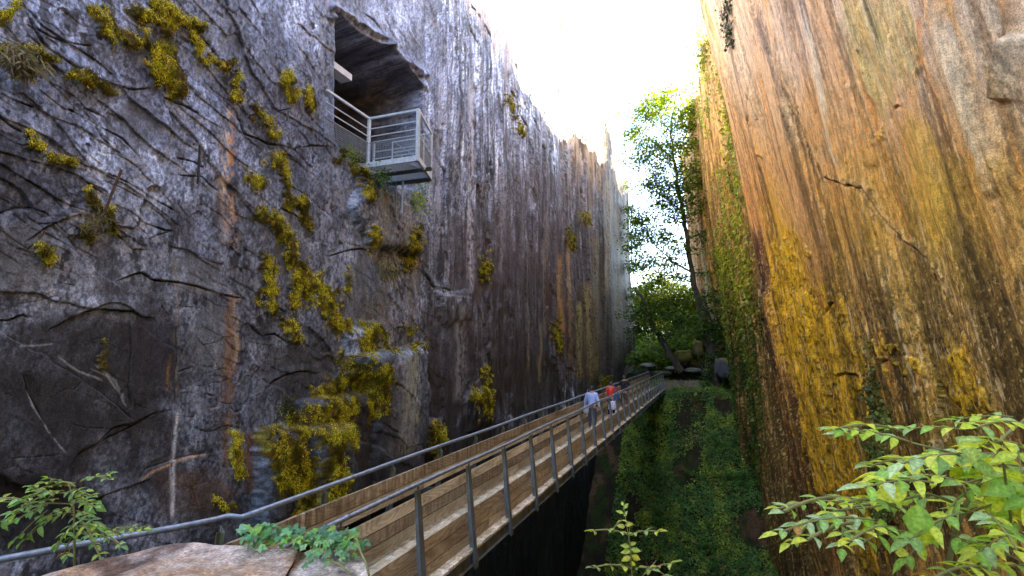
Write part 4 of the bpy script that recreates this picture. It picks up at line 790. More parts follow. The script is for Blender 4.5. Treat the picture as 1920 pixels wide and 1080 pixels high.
tall_cl = [(1268, 178, 22, 10, 260), (1236, 196, 26, 12, 300), (1300, 198, 24, 12, 260), (1205, 216, 22, 12, 240), (1250, 226, 32, 16, 380), (1294, 236, 26, 15, 300), (1190, 248, 14, 12, 150), (1215, 270, 28, 15, 300), (1260, 276, 26, 16, 280), (1300, 272, 20, 13, 170),
 (1198, 306, 20, 11, 200), (1240, 320, 28, 10, 260), (1290, 318, 28, 14, 300), (1222, 348, 24, 9, 200, 1), (1265, 354, 34, 12, 420, 1), (1308, 345, 22, 11, 190, 1), (1280, 384, 34, 12, 320, 1), (1242, 376, 26, 8, 200, 1), (1316, 385, 14, 9, 90, 1), (1268, 408, 28, 9, 260, 1),
 (1202, 412, 20, 18, 260, 2), (1216, 440, 24, 17, 320, 2), (1193, 462, 13, 16, 160, 2), (1242, 452, 23, 15, 260, 2), (1212, 488, 22, 15, 260, 2), (1250, 500, 26, 16, 280, 2), (1232, 530, 26, 10, 240, 1), (1280, 470, 14, 11, 110, 2), (1306, 440, 16, 8, 90, 1), (1322, 462, 12, 6, 50, 1), (1286, 522, 12, 8, 60, 1), (1318, 512, 10, 7, 40, 1)]
tree('tall_tree', 'tall slender tree with a bright yellow green crown standing in the gap at the end', 'tree', 42.5,
     [([(1338, 722), (1330, 670), (1322, 610), (1308, 560), (1296, 510), (1288, 450), (1277, 395), (1270, 340), (1262, 290), (1258, 240), (1266, 185)], (.30, .27, .22, .18, .15, .12, .08, .03)),
      ([(1277, 395), (1250, 372), (1215, 352), (1195, 345)], (.07, .05, .02)), ([(1270, 345), (1298, 325), (1315, 318)], (.06, .03)), ([(1264, 300), (1235, 275), (1212, 262)], (.06, .02)), ([(1262, 290), (1290, 262), (1305, 240)], (.05, .02)), ([(1258, 250), (1235, 215), (1228, 196)], (.05, .02)), ([(1258, 240), (1285, 215), (1300, 200)], (.04, .015)),
      ([(1288, 450), (1310, 440), (1325, 430)], (.05, .02)), ([(1296, 510), (1260, 490), (1220, 450), (1205, 425)], (.10, .05, .02)), ([(1300, 530), (1270, 520), (1240, 525)], (.06, .02)), ([(1270, 380), (1290, 385), (1320, 375)], (.05, .02)), ([(1262, 285), (1245, 250), (1215, 225)], (.04, .02))],
     tall_cl, [BR, [(.11, .18, .016), (.15, .22, .02), (.07, .12, .016)], MID], 501, (.18, .32), 'leaf_back')
tree('leaning_tree', 'low dark leaning tree arching over the far end of the bridge', 'tree', 39.8,
     [([(1278, 700), (1262, 672), (1243, 645), (1228, 618), (1216, 585), (1204, 560), (1190, 540)], (.27, .22, .18, .13, .07)), ([(1243, 645), (1262, 620), (1285, 600)], (.09, .03)), ([(1228, 618), (1200, 610)], (.06, .02)), ([(1216, 585), (1240, 570), (1262, 562)], (.06, .02)), ([(1262, 672), (1245, 668), (1222, 650)], (.06, .02))],
     [(1193, 590, 11, 22, 260), (1215, 592, 24, 16, 420), (1246, 602, 26, 15, 460), (1272, 588, 22, 17, 360), (1210, 622, 23, 12, 360), (1250, 628, 25, 11, 340), (1290, 600, 18, 15, 240), (1232, 572, 20, 10, 220), (1262, 560, 20, 12, 220, 1), (1195, 628, 10, 12, 140)], [DKG+MID, MID+BR], 503, (.14, .24), dens=1.35)
tree('ivy_clad_stump', 'dark ivy wrapped trunk foot and bushes left of the mossy gully', 'shrub', 41.0, [([(1346, 730), (1344, 690), (1334, 650), (1328, 600), (1318, 560)], (.3, .25, .15))],
     [(1328, 570, 10, 14, 300), (1332, 610, 10, 18, 380), (1338, 655, 9, 22, 420), (1346, 700, 16, 16, 420), (1350, 560, 12, 12, 240), (1312, 600, 10, 10, 160, 1), (1352, 610, 10, 16, 260)], [DKG+MID, MID], 505, (.13, .24), dens=1.4)
for i, (x, y, rx, ry, n, Yd, cs_, lb) in enumerate([(1205, 555, 22, 26, 700, 62, YEL, 'bright sunlit yellow bush beside the end of the slate wall'), (1250, 545, 28, 30, 800, 66, YEL, 'tall sunlit yellow bush seen through the middle of the gap'), (1300, 560, 30, 34, 900, 64, YEL, 'sunlit yellow bush behind the trunk of the tall tree'),
     (1225, 640, 26, 22, 700, 58, MID, 'mid green bush low behind the leaning trunk'), (1290, 640, 34, 16, 700, 52, [(.09, .11, .01), (.15, .15, .012)], 'golden green bush growing over the mossy far rocks'), (1340, 540, 26, 40, 700, 68, BR, 'pale green bush against the far pink rock pillar'), (1190, 600, 20, 50, 600, 66, MID, 'shaded bush tucked behind the end of the slate wall'),
     (1222, 668, 22, 10, 420, 46.5, MID, 'low leafy bush behind the flat whitish rock'), (1262, 655, 22, 14, 460, 48, MID, 'round green bush behind the leaning trunk base'), (1318, 628, 18, 22, 460, 49, [(.12, .16, .012), (.08, .12, .015)], 'yellowish bush just left of the ivy wrapped trunk foot'), (1222, 590, 30, 20, 700, 74, YEL, 'broad sunlit bush far behind the leaning tree'), (1275, 585, 30, 22, 700, 78, YEL, 'broad sunlit bush deepest in the gap left of the tall trunk'), (1290, 610, 24, 14, 420, 55, [(.12, .16, .012), (.16, .18, .015)], 'light green bush above the upright far rock')]):
    tree('bush', lb, 'bush', Yd, [([(x, 700), (x+4, y+20), (x, y)], (.12, .08, .03)), ([(x, y+40), (x-rx*.6, y)], (.06, .02)), ([(x, y+40), (x+rx*.6, y-4)], (.06, .02))],
         [(x, y, rx, ry, n), (x-rx*.5, y+ry, rx*.7, ry*.6, n//2), (x+rx*.5, y+ry*.9, rx*.7, ry*.6, n//2)], [cs_], 520+i, (.2, .36), 'leaf_back', 'bushes in the gap at the far end', 4.2)
for i, (x, y, rx, ry, Yd, cs_, lb) in enumerate([(1183, 420, 7, 26, 49.0, MID, 'dark green shrub trailing down the far vertical edge of the slate wall'), (1345, 18, 5, 12, 24.0, DKG, 'small dark shrub on the upper edge of the golden wall')]):
    tree('shrub', lb, 'shrub', Yd, [([(x, y+ry), (x, y)], (.05, .02))], ([(1184, 400, 5, 22, 260), (1187, 455, 5, 26, 300), (1188, 510, 5, 24, 240), (1190, 565, 5, 22, 220), (1180, 350, 4, 14, 90)] if i == 0 else [(x, y, rx, ry, 90)]), [cs_], 540+i, (.14, .26) if i == 0 else (.10, .18))
# dry sunlit growth along both rims
rs = np.random.RandomState(61); Pt = LEFT['P'][:, -8]; k = rs.randint(300, len(Pt), size=1500); k = k[Pt[k, 1] > 16]
C = Pt[k]+rs.normal(size=(len(k), 3))*np.array([.2, .2, .16])+np.array([.12, 0, .1]); o = leaves('rim_growth', C, rnd_dirs(len(C), .2, rs), .15+.25*rs.rand(len(C)), M['leaf_back'], pick([(.45, .36, .18), (.38, .34, .14), (.28, .28, .06)], len(C), rs), None, -1.0, .3, .2, rs)
tag(o, 'dry sunlit grass fringing the top edge of the slate wall', 'grass', None, 'stuff')
Pt = RIGHT['P'][:, -8]; k = np.where((Pt[:, 1] > 20) & (Pt[:, 1] < 56))[0]; k = rs.choice(k, 2200)
C = Pt[k]+rs.normal(size=(len(k), 3))*np.array([.3, .3, .4])+np.array([-.15, 0, .1]); o = leaves('rim_growth', C, rnd_dirs(len(C), .2, rs), .12+.2*rs.rand(len(C)), M['leaf_back'], pick([(.45, .36, .18), (.40, .30, .12), (.22, .26, .05)], len(C), rs), None, .4, .5, .2, rs)
tag(o, 'dry golden scrub along the far top edge of the golden brown wall', 'scrub', None, 'stuff')
# ------------------------------------------------------------------ cover on the slope
rs = np.random.RandomState(71); n = 170000; x = rs.uniform(-5.5, 5.5, n); y = rs.uniform(20, 43, n)
dn = fbm(x*.6, y*.45, 4, 351); keep = rs.rand(n) < ss(.26, .44, dn+.12*ss(24, 34, 44-y)); bare = (np.abs(x+1.2-(y-38)*.1) < .8) & (y > 33); keep &= ~bare | (rs.rand(n) < .25); x = x[keep]; y = y[keep]
z = ground_z(x, y)+rs.rand(len(x))*.35*fbm(x*1.5, y*1.5, 3, 353)*1.6; h = fbm(x*1.3, y*1.1, 3, 355)
col = np.where((h > .54)[:, None], np.array([[.21, .30, .045]]), np.array([[.10, .20, .045]])); col = np.where((rs.rand(len(x)) < .05)[:, None], np.array([[.30, .14, .05]]), col)*(.5+1.0*rs.rand(len(x), 1))
nn = np.stack([rs.normal(size=len(x))*.5, -.6+rs.normal(size=len(x))*.5, np.ones(len(x))], -1)
o = leaves('ground_cover', np.stack([x, y, z], -1), nn, .06+.11*rs.rand(len(x)), M['leaf_dark'], col, None, .2, .75, .2, rs)
tag(o, 'dense dark green bramble and ivy blanketing the steep bank in the pit', 'ground cover', None, 'stuff')
# ferns
def fern_mesh():
    mb = MB(); rr = random.Random(5)
    for f_ in range(9):
        a = f_*2*math.pi/9+rr.uniform(-.2, .2); L = rr.uniform(.75, 1.05); pts = []
        for k in range(15):
            t = k/14; pts.append(Vector((math.cos(a)*L*t*.85, math.sin(a)*L*t*.85, L*(.75*t-.75*t*t*t*.9))))
        side = Vector((-math.sin(a), math.cos(a), 0))
        for k in range(2, 14):
            d = (pts[min(k+1, 14)]-pts[k-1]).normalized(); wd = .19*math.sin(math.pi*(k/14)**.7)*L+.02
            for s_ in (1, -1):
                p = pts[k]; tip = p+side*s_*wd+d*wd*.35-Vector((0, 0, wd*.15)); g = rr.uniform(.7, 1.2)
                mb.add([p-d*.02, tip, p+d*.024], [(0, 1, 2)], (.07*g, .15*g, .022*g))
        for k in range(14): mb.add([pts[k]-side*.004, pts[k]+side*.004, pts[k+1]], [(0, 1, 2)], (.1, .12, .03))
    return mb
f0 = fern_mesh().build('fern', M['leaf'])
FE = [(1300, 1040, 25.5), (1345, 1055, 24.5), (1262, 1020, 26), (1385, 1040, 25.5), (1240, 1060, 24.5), (1325, 1010, 27), (1300, 745, 38), (1372, 950, 29), (1262, 790, 36), (1235, 870, 33), (1240, 905, 31), (1350, 820, 35), (1290, 865, 33), (1320, 930, 30), (1410, 1060, 24.5), (1215, 1000, 27), (1380, 870, 33), (1280, 1075, 24)]
for i, (px_, py_, yy) in enumerate(FE):
    c_ = f0 if i == 0 else link(f0.copy()); q = on_y(px_, py_, yy); c_.location = (q[0], q[1], gz(q[0], q[1])-.03); s_ = random.uniform(.9, 1.5); c_.scale = (s_, s_, s_); c_.rotation_euler = (.35, random.uniform(-.2, .2), random.uniform(0, 6))
    tag(c_, 'green fern growing out of the leafy bank below the bridge', 'fern', 'ferns on the bank')
# far rocks and barrier
def rock(name, loc, size, col, label, seed, mat='boulder', cat='rock', group=None):
    u, v = np.meshgrid(np.linspace(0, 2*np.pi, 37), np.linspace(0, np.pi, 20), indexing='ij')
    d = np.stack([np.cos(u)*np.sin(v), np.sin(u)*np.sin(v), np.cos(v)], -1); d = np.sign(d)*np.abs(d)**.7
    nse = .75+.5*fbm(np.cos(u)*np.sin(v)*1.6+seed, np.sin(u)*np.sin(v)*1.6+np.cos(v)*1.9, 3, seed)
    V = d*nse[..., None]*np.array(size); q = fbm(V[..., 0]*4, V[..., 2]*4+V[..., 1]*3, 3, seed+1); c = np.empty(V.shape); c[:] = col; c = mixc(c, (.16, .15, .02), ss(.45, .6, q)*ss(-.1, .5, V[..., 2]/size[2]))
    o = np_mesh(name, V.reshape(-1, 3), grid_faces(37, 20), M[mat], None, c.reshape(-1, 3), False); o.location = tuple(map(float, loc)); return tag(o, label, cat, group)
for i, (x, y, Yd, s_, col, lb) in enumerate([(1308, 652, 47, (.45, .4, .6), (.24, .19, .08), 'upright pale mossy rock standing among the golden bushes'), (1282, 668, 46, (.7, .6, .5), (.2, .17, .05), 'rounded mossy rock left of the upright far rock'), (1357, 690, 39.5, (.62, .5, .72), (.07, .075, .09), 'dark blue grey angular rock at the foot of the ivy gully'),
     (1216, 684, 45, (.6, .5, .16), (.5, .5, .47), 'flat whitish rock lying beyond the bridge end at left'), (1262, 690, 44, (.55, .4, .14), (.42, .42, .4), 'flat pale rock under the leaning trunk'), (1300, 694, 43.5, (.6, .4, .16), (.22, .22, .22), 'flat grey rock right of the leaning trunk'), (1330, 700, 42, (.5, .4, .3), (.06, .06, .05), 'small dark rock by the foot of the tall tree'), (1240, 700, 42.5, (.8, .5, .2), (.05, .05, .04), 'low dark rock just behind the timber barrier')]):
    rock('rock', on_y(x, y, Yd), s_, col, lb, 560+i)
mb = MB(); a = on_y(1243, 712, 40.3); b = on_y(1312, 712, 40.3)
tb = empty('timber_barrier', (a[0], a[1], a[2]-1.2), 'low mossy timber barrier closing the top of the bank beside the bridge end', 'barrier'); ti = Matrix.Translation(tb.location).inverted()
for k in range(4):
    mb = MB(); mb.box((a[0], 40.28, a[2]-.25-.24*k), (b[0], 40.33, a[2]-.03-.24*k), (.5, random.random(), .6)); o = mb.build('board', M['wood']); o.parent = tb; o.matrix_parent_inverse = ti
for t in (.02, .5, .97):
    mb = MB(); X = a[0]+(b[0]-a[0])*t; mb.box((X-.05, 40.2, a[2]-1.3), (X+.05, 40.27, a[2]+.05), (.35, random.random(), .5)); o = mb.build('post', M['wood']); o.parent = tb; o.matrix_parent_inverse = ti

# ------------------------------------------------------------------ foreground plants
def blade(mb, p, d, nrm, L, W, col, curl=.15):
    d = d.normalized(); s_ = d.cross(nrm).normalized(); n = s_.cross(d).normalized()
    prof = [(0, 0), (.10, .24), (.28, .47), (.46, .50), (.64, .40), (.82, .19), (1, 0)]; vs = []; fs = []; tw = random.uniform(-.35, .35)
    for t, wv in prof:
        c0 = p+d*L*t-n*L*curl*t*t*1.5
        jg = random.uniform(.88, 1.1); u1 = n*W*wv*(.34+tw*t); u2 = n*W*wv*(.34-tw*t)
        vs += [c0+s_*W*wv*jg+u1, c0, c0-s_*W*wv*jg+u2]
    for k in range(len(prof)-1):
        a = k*3; fs += [(a, a+1, a+4, a+3), (a+1, a+2, a+5, a+4)]
    mb.add(vs, fs, col)
    k0 = len(mb.c)-len(vs)
    for k in range(len(prof)): mb.c[k0+3*k+1] = tuple(min(.9, v*1.35+.03) for v in col)
    if random.random() < .3: mb.c[k0+len(vs)-1] = mb.c[k0+len(vs)-2] = (.35, .2, .05)
LG = [(.34, .52, .16), (.46, .62, .30), (.58, .72, .07), (.30, .50, .08), (.70, .78, .07)]
def compound(mb, sb, a, b, n, L, W, cols, sag=.06):
    a = Vector(a); b = Vector(b); ax = b-a; ln_ = ax.length
    pts = [a+ax*t-Vector((0, 0, 1))*ln_*sag*4*(t*t-t*.35) for t in np.linspace(0, 1, 8)]
    sb.tube(pts, [.0035*ln_*3+.0012]*8, 5, cap=False)
    up = Vector((random.uniform(-.3, .3), random.uniform(-.35, .0), 1)).normalized(); side = ax.normalized().cross(up).normalized()
    nrm = side.cross(ax.normalized()).normalized()
    for k in range(n):
        t = .22+.70*k/max(1, n-1); i = min(6, int(t*7)); p = pts[i].lerp(pts[i+1], t*7-i)
        for s_ in (1, -1):
            d = side*s_+ax.normalized()*random.uniform(.35, .7)+Vector((0, 0, random.uniform(-.35, .1)))
            g = random.uniform(.8, 1.2); cc = random.choice(cols); cc = (.5, .25, .06) if random.random() < .02 else tuple(v*g for v in cc)
            blade(mb, p, d, nrm+Vector([random.uniform(-.3, .3) for _ in range(3)]), L*random.uniform(.8, 1.15)*(1-.25*abs(t-.5)), W*random.uniform(.85, 1.1), cc)
    cc = random.choice(cols); blade(mb, pts[-1], ax, nrm, L*1.1, W*1.05, cc)
def plant(name, label, cat, base, stems, comps, singles, cols, group=None):
    """stems: (pts [(px,py,d)], r); comps: (a, b, pairs, leaflet length px, width px)"""
    root = empty(name, base, label, cat, group); inv = Matrix.Translation(root.location).inverted(); sb = MB(); mb = MB()
    for pts, r in stems: sb.tube([dist(*p) for p in pts], [r*(1-.6*k/len(pts)) for k in range(len(pts))], 7)
    for a, b, n, L, W in comps:
        dd = a[2]; compound(mb, sb, dist(*a), dist(*b), n, L*dd/1000, W*dd/1000, cols)
    for (x, y, d_, ang, L, W, ci) in singles:
        a = math.radians(ang); d3 = Vector(RT)*math.cos(a)-Vector((0, 0, 1))*math.sin(a)*-1+Vector(FW)*random.uniform(-.3, .3)
        blade(mb, Vector(dist(x, y, d_)), d3, Vector((random.uniform(-.2, .2), -1.0, .55)), L*d_/1000, W*d_/1000, cols[ci % len(cols)])
    for o in (sb.build('stem', M['stem'], None, True), mb.build('foliage', M['leaf_near'], None, True)): o.parent = root; o.matrix_parent_inverse = inv
    return root
random.seed(21); R_ = random.uniform
rc = []
for a, b, L, W in [((1705, 828), (1585, 800), 40, 17), ((1700, 826), (1568, 790), 36, 15), ((1800, 850), (1660, 868), 56, 24), ((1810, 806), (1705, 792), 42, 18), ((1900, 782), (1795, 775), 42, 16), ((1935, 800), (1830, 774), 44, 18), ((1750, 905), (1620, 893), 52, 20), ((1700, 962), (1590, 905), 40, 17),
      ((1610, 948), (1462, 925), 34, 14), ((1600, 970), (1458, 978), 36, 15), ((1640, 975), (1500, 965), 38, 15), ((1582, 960), (1578, 1012), 30, 14), ((1700, 950), (1560, 935), 38, 15), ((1760, 935), (1650, 930), 42, 17), ((1790, 900), (1695, 880), 44, 18), ((1860, 850), (1765, 845), 54, 24), ((1870, 850), (1882, 935), 50, 26), ((1905, 830), (1925, 930), 52, 26),
      ((1800, 962), (1705, 995), 46, 20), ((1850, 960), (1905, 1010), 46, 22), ((1905, 1000), (1830, 1025), 46, 19), ((1930, 955), (1810, 930), 52, 22), ((1760, 990), (1700, 1035), 40, 18), ((1860, 1068), (1745, 1048), 42, 17), ((1935, 1062), (1815, 1058), 46, 18), ((1905, 905), (1805, 885), 52, 22), ((1680, 990), (1590, 985), 36, 15), ((1850, 900), (1760, 960), 50, 24), ((1935, 880), (1850, 860), 54, 24),
      ((1550, 965), (1480, 1000), 30, 13), ((1780, 1000), (1860, 1040), 40, 18), ((1935, 1010), (1880, 975), 48, 20), ((1740, 870), (1630, 845), 44, 18), ((1935, 840), (1850, 815), 50, 20)]:
    for q in range(1 if random.random() < .65 else 2):
        d_ = R_(1.55, 2.1); o_ = (R_(-30, 30)*q, R_(-22, 22)*q); rc.append(((a[0]+o_[0], a[1]+o_[1], d_), (b[0]+o_[0], b[1]+o_[1], d_-R_(-.12, .2)), random.choice((3, 4, 5)), L*.95, W*.98))
plant('leafy_shrub', 'large leafy shrub with bright yellow green leaves filling the bottom right corner', 'shrub', dist(1790, 1300, 1.9),
      [([(1790, 1300, 1.95), (1775, 1080, 1.9), (1790, 1000, 1.9), (1808, 950, 1.9), (1850, 880, 1.9), (1880, 820, 1.9), (1925, 785, 1.95), (2000, 740, 2)], .010), ([(1808, 950, 1.9), (1740, 925, 1.85), (1640, 950, 1.8), (1560, 958, 1.8)], .005), ([(1850, 880, 1.9), (1790, 850, 1.85), (1710, 830, 1.8)], .005), ([(1800, 1000, 1.9), (1880, 1035, 1.8), (1950, 1070, 1.8)], .004), ([(2000, 1000, 1.9), (1900, 930, 1.9), (1880, 820, 1.9)], .006)],
      rc, [(1790, 820, 1.7, -40, 85, 50, 1), (1720, 945, 1.6, -100, 65, 46, 3), (1735, 980, 1.6, -95, 60, 44, 2), (1900, 905, 1.6, -160, 56, 38, 3), (1890, 930, 1.7, -100, 70, 34, 3), (1860, 880, 1.7, -30, 80, 36, 1), (1700, 920, 1.7, -170, 70, 34, 4), (1820, 870, 1.6, -20, 60, 26, 0), (1650, 972, 1.7, -80, 36, 20, 3), (1630, 968, 1.7, -100, 30, 18, 3)], LG)
sc = []
for a, b, L, W, n in [((1178, 1003), (1108, 980), 16, 9, 3), ((1180, 1003), (1236, 985), 17, 9, 3), ((1170, 975), (1150, 982), 14, 8, 1), ((1184, 1066), (1112, 1048), 17, 10, 3), ((1206, 1078), (1262, 1042), 20, 9, 3), ((1190, 1066), (1225, 1060), 16, 9, 2), ((1210, 1062), (1250, 1072), 20, 12, 2)]:
    sc.append(((*a, 2.3), (*b, 2.2), n, L, W))
sg = [(1169, 962, 2.3, 160, 15, 7, 4), (1169, 955, 2.3, 50, 15, 7, 4), (1170, 968, 2.3, 60, 12, 6, 4), (1180, 1025, 2.3, 170, 17, 9, 4), (1180, 1022, 2.3, 12, 17, 8, 4), (1182, 1033, 2.3, 185, 19, 10, 4), (1182, 1030, 2.3, -5, 22, 10, 4), (1183, 1044, 2.3, 200, 20, 11, 2), (1184, 1042, 2.3, -22, 20, 11, 2), (1176, 1000, 2.3, 175, 14, 6, 4), (1176, 1001, 2.3, 5, 14, 6, 4), (1168, 948, 2.3, 100, 8, 6, 4), (1184, 1052, 2.3, -60, 14, 9, 2), (1172, 985, 2.3, 20, 16, 9, 2), (1172, 988, 2.3, 170, 16, 9, 2)]
plant('sapling', 'slim sapling with pale yellow green leaves against the dark pit at the bottom centre', 'sapling', dist(1190, 1200, 2.3), [([(1190, 1200, 2.3), (1185, 1080, 2.3), (1182, 1030, 2.3), (1176, 990, 2.3), (1169, 948, 2.3)], .0035), ([(1200, 1180, 2.3), (1206, 1078, 2.3), (1230, 1052, 2.3)], .003), ([(1185, 1040, 2.3), (1180, 1010, 2.3), (1181, 985, 2.25)], .002)], sc, sg, [(.30, .42, .08), (.38, .48, .08), (.50, .48, .06), (.24, .36, .08), (.44, .54, .09)])
lc = []
random.seed(33)
for a, b, L, W, n in [((135, 905), (60, 898), 15, 8, 4), ((150, 903), (205, 882), 14, 8, 3), ((120, 920), (50, 925), 17, 9, 4), ((110, 935), (30, 945), 18, 9, 4), ((60, 945), (-20, 925), 20, 11, 3), ((40, 960), (-20, 985), 20, 12, 2), ((100, 960), (45, 1003), 20, 13, 2), ((130, 940), (180, 930), 16, 9, 3), ((135, 965), (175, 985), 17, 9, 4), ((140, 980), (110, 1010), 18, 9, 3), ((150, 985), (200, 990), 16, 9, 4),
      ((160, 990), (220, 995), 16, 8, 4), ((200, 995), (270, 980), 15, 8, 4), ((140, 950), (90, 965), 17, 9, 3), ((135, 920), (165, 940), 16, 8, 3), ((130, 910), (90, 888), 13, 7, 3), ((155, 1000), (190, 1022), 15, 8, 2), ((140, 1000), (120, 1030), 15, 7, 2), ((100, 930), (60, 910), 15, 8, 3), ((130, 930), (175, 915), 15, 8, 3), ((90, 945), (30, 968), 18, 10, 3), ((170, 990), (230, 1010), 15, 8, 3)]:
    for q in range(2):
        o_ = (R_(-12, 12)*q, R_(-8, 8)*q); lc.append(((a[0]+o_[0], a[1]+o_[1], 2.9+R_(-.15, .15)), (b[0]+o_[0], b[1]+o_[1], 2.85+R_(-.15, .15)), n, L, W))
plant('leafy_shrub', 'pale green leafy shrub reaching over the handrail at the left edge', 'shrub', dist(140, 1150, 2.9), [([(140, 1150, 2.9), (140, 1030, 2.9), (139, 960, 2.9), (130, 905, 2.9)], .007), ([(139, 945, 2.9), (60, 942, 2.9), (-30, 940, 2.9)], .004), ([(139, 985, 2.9), (200, 1000, 2.9), (260, 985, 2.9)], .003), ([(139, 960, 2.9), (100, 965, 2.9), (60, 1000, 2.9)], .003)], lc,
      [(80, 985, 2.8, -90, 22, 18, 0), (60, 998, 2.8, -100, 24, 20, 0), (10, 975, 2.8, -80, 22, 18, 0), (160, 945, 2.8, -60, 28, 16, 0), (180, 945, 2.8, -40, 24, 14, 0)], [(.20, .36, .12), (.28, .44, .18), (.38, .50, .10), (.16, .30, .09)])
# ivy on the boulders
random.seed(44)
root = empty('ivy_plant', dist(600, 1060, 2.2), 'pale green ivy spilling over the boulders beside the handrail end', 'ivy'); inv = Matrix.Translation(root.location).inverted(); mb = MB(); sb = MB()
zt_ = -.83
def ivy_at(x, y, L, colr):
    P_ = Vector(on_z(x, y, zt_))+Vector((0, 0, R_(0, .05))); n = Vector((R_(-.4, .4), R_(-.9, -.2), 1)); d = Vector((R_(-1, 1), R_(-1, .3), R_(-.3, .2)))
    for a in (-.9, 0, .9):
        q = d.copy(); q.rotate(Matrix.Rotation(a, 3, n)); blade(mb, P_, q, n, L*(1 if a == 0 else .75), L*.62, colr, .2)
for i in range(230):
    t = random.random(); x = 455+t*215+random.gauss(0, 8); y = 1006+22*t+random.gauss(0, 7)
    if 520 < x < 545 and random.random() < .5: continue
    ivy_at(x, y, R_(.022, .045), tuple(v*R_(.75, 1.25) for v in random.choice([(.12, .28, .14), (.18, .36, .2), (.2, .36, .08), (.09, .22, .09)])))
for i in range(50): ivy_at(600+R_(-30, 60), 1035+R_(-10, 25), R_(.015, .03), tuple(v*R_(.75, 1.25) for v in (.18, .34, .16)))
for i in range(14): ivy_at(660+R_(-14, 12), 1040+R_(-50, 8), R_(.015, .03), tuple(v*R_(.75, 1.25) for v in (.2, .36, .08)))
for k in range(9):
    x = 470+k*23; sb.tube([on_z(x, 1020, zt_-.02), on_z(x+18, 1008, zt_+.02), on_z(x+34, 1018, zt_)], .0018, 4)
sb.tube([dist(668, 1010, 2.05), dist(676, 1035, 2.0), dist(686, 1055, 1.95), dist(695, 1090, 1.9)], .004, 6); sb.tube([dist(610, 1048, 2.0), dist(640, 1060, 1.95), dist(665, 1085, 1.9)], .003, 6)
for o in (sb.build('stem', M['stem'], None, True), mb.build('foliage', M['leaf'], None, True)): o.parent = root; o.matrix_parent_inverse = inv
# plants under the viewing platform and dry tufts on the wall
def tuft(name, label, cat, x, y, r, n, cols, size, droop, mat='leaf', xo_=.15, asp=.5, seed=1):
    rs = np.random.RandomState(seed); c0 = np.array(on_x(x, y, WX+xo_)); d = np.linalg.norm(c0)
    C = c0+rs.normal(size=(n, 3))*np.array([.5, .9, .8])*r*d/1000; N = rnd_dirs(n, .2, rs)+np.array([.8, -.5, 0])
    root = empty(name, c0, label, cat); leaves('foliage', C-c0, N, size*(.6+.8*rs.rand(n)), M[mat], pick(cols, n, rs, .3), root, droop, asp, .3, rs)
    sb = MB()
    for k in range(7): q = C[rs.randint(n)]-c0; sb.tube([(-.12, 0, -.05), tuple(q*.5+np.array([0, 0, .04])), tuple(q)], [.006, .004, .002], 4)
    sb.build('stem', M['stem'], root); return root
GR = [(.06, .16, .03), (.12, .24, .04), (.22, .34, .04)]
tuft('small_plant', 'leafy green plant clinging below the front corner of the viewing cage', 'plant', 716, 330, 15, 420, GR, .06, .2, seed=1)
tuft('small_plant', 'bright yellow green plant hanging on the rock under the viewing cage', 'plant', 785, 378, 15, 420, [(.3, .42, .04), (.4, .46, .05), (.16, .28, .03)], .06, .5, seed=2)
tuft('small_plant', 'small trailing plant just below the outer end of the viewing cage', 'plant', 790, 345, 12, 160, GR, .06, .3, seed=3)
tuft('small_plant', 'sparse grassy plant at the near side of the viewing cage', 'plant', 662, 290, 13, 220, [(.2, .24, .06), (.3, .32, .1), (.1, .18, .03)], .08, .2, 'leaf', .15, .2, seed=4)
tuft('dry_grass_tuft', 'pale dry hanging grass tuft at the upper left edge', 'grass tuft', 40, 112, 11, 600, [(.34, .29, .25), (.42, .36, .30), (.22, .18, .15)], .13, 3.5, 'leaf', .2, .07, seed=5)
tuft('dry_grass_tuft', 'small dry grass spray on the wall above the forked mossy ledge', 'grass tuft', 180, 420, 12, 160, [(.3, .24, .15), (.2, .16, .1)], .10, .5, 'leaf', .15, .08, seed=6)
tuft('dry_grass_tuft', 'thin dry strands trailing down the rock under the viewing cage', 'grass tuft', 728, 500, 14, 260, [(.40, .34, .24), (.28, .22, .14)], .2, 4, 'leaf', .3, .05, seed=7)
tuft('dry_grass_tuft', 'dry tan grass clump low on the dark part of the slate wall', 'grass tuft', 1098, 408, 7, 160, [(.45, .33, .15), (.36, .3, .1)], .4, 1, 'leaf', .4, .12, seed=8)
tuft('dark_tuft', 'dark spiky plant rooted on the mossy ledge', 'plant', 540, 768, 12, 260, [(.05, .05, .015), (.1, .09, .02)], .11, -1.0, 'leaf', .4, .10, seed=9)

# ------------------------------------------------------------------ people
def skin(name, verts, edges, radii, mat, parent, root=0, sub=1, smooth=True):
    me = bpy.data.meshes.new(name+'_src'); me.from_pydata(verts, edges, []); o = bpy.data.objects.new(name+'_src', me); COL.objects.link(o)
    md = o.modifiers.new('s', 'SKIN'); md.use_smooth_shade = True; sv = me.skin_vertices[0].data
    for i, r in enumerate(radii): sv[i].radius = (r if hasattr(r, '__len__') else (r, r)); sv[i].use_root = (i == root)
    s2 = o.modifiers.new('u', 'SUBSURF'); s2.levels = sub; s2.render_levels = sub
    dg = bpy.context.evaluated_depsgraph_get(); m2 = bpy.data.meshes.new_from_object(o.evaluated_get(dg)); m2.name = name
    bpy.data.objects.remove(o); m2.materials.clear(); m2.materials.append(mat)
    for p in m2.polygons: p.use_smooth = True
    return link(bpy.data.objects.new(name, m2), parent)
MS_ = mat_plain('skin', (.42, .24, .17), .6, 20, .08); MHd = mat_plain('black hair', (.012, .010, .010), .5, 60, .3); MHb = mat_plain('brown hair', (.06, .025, .015), .5, 60, .3)
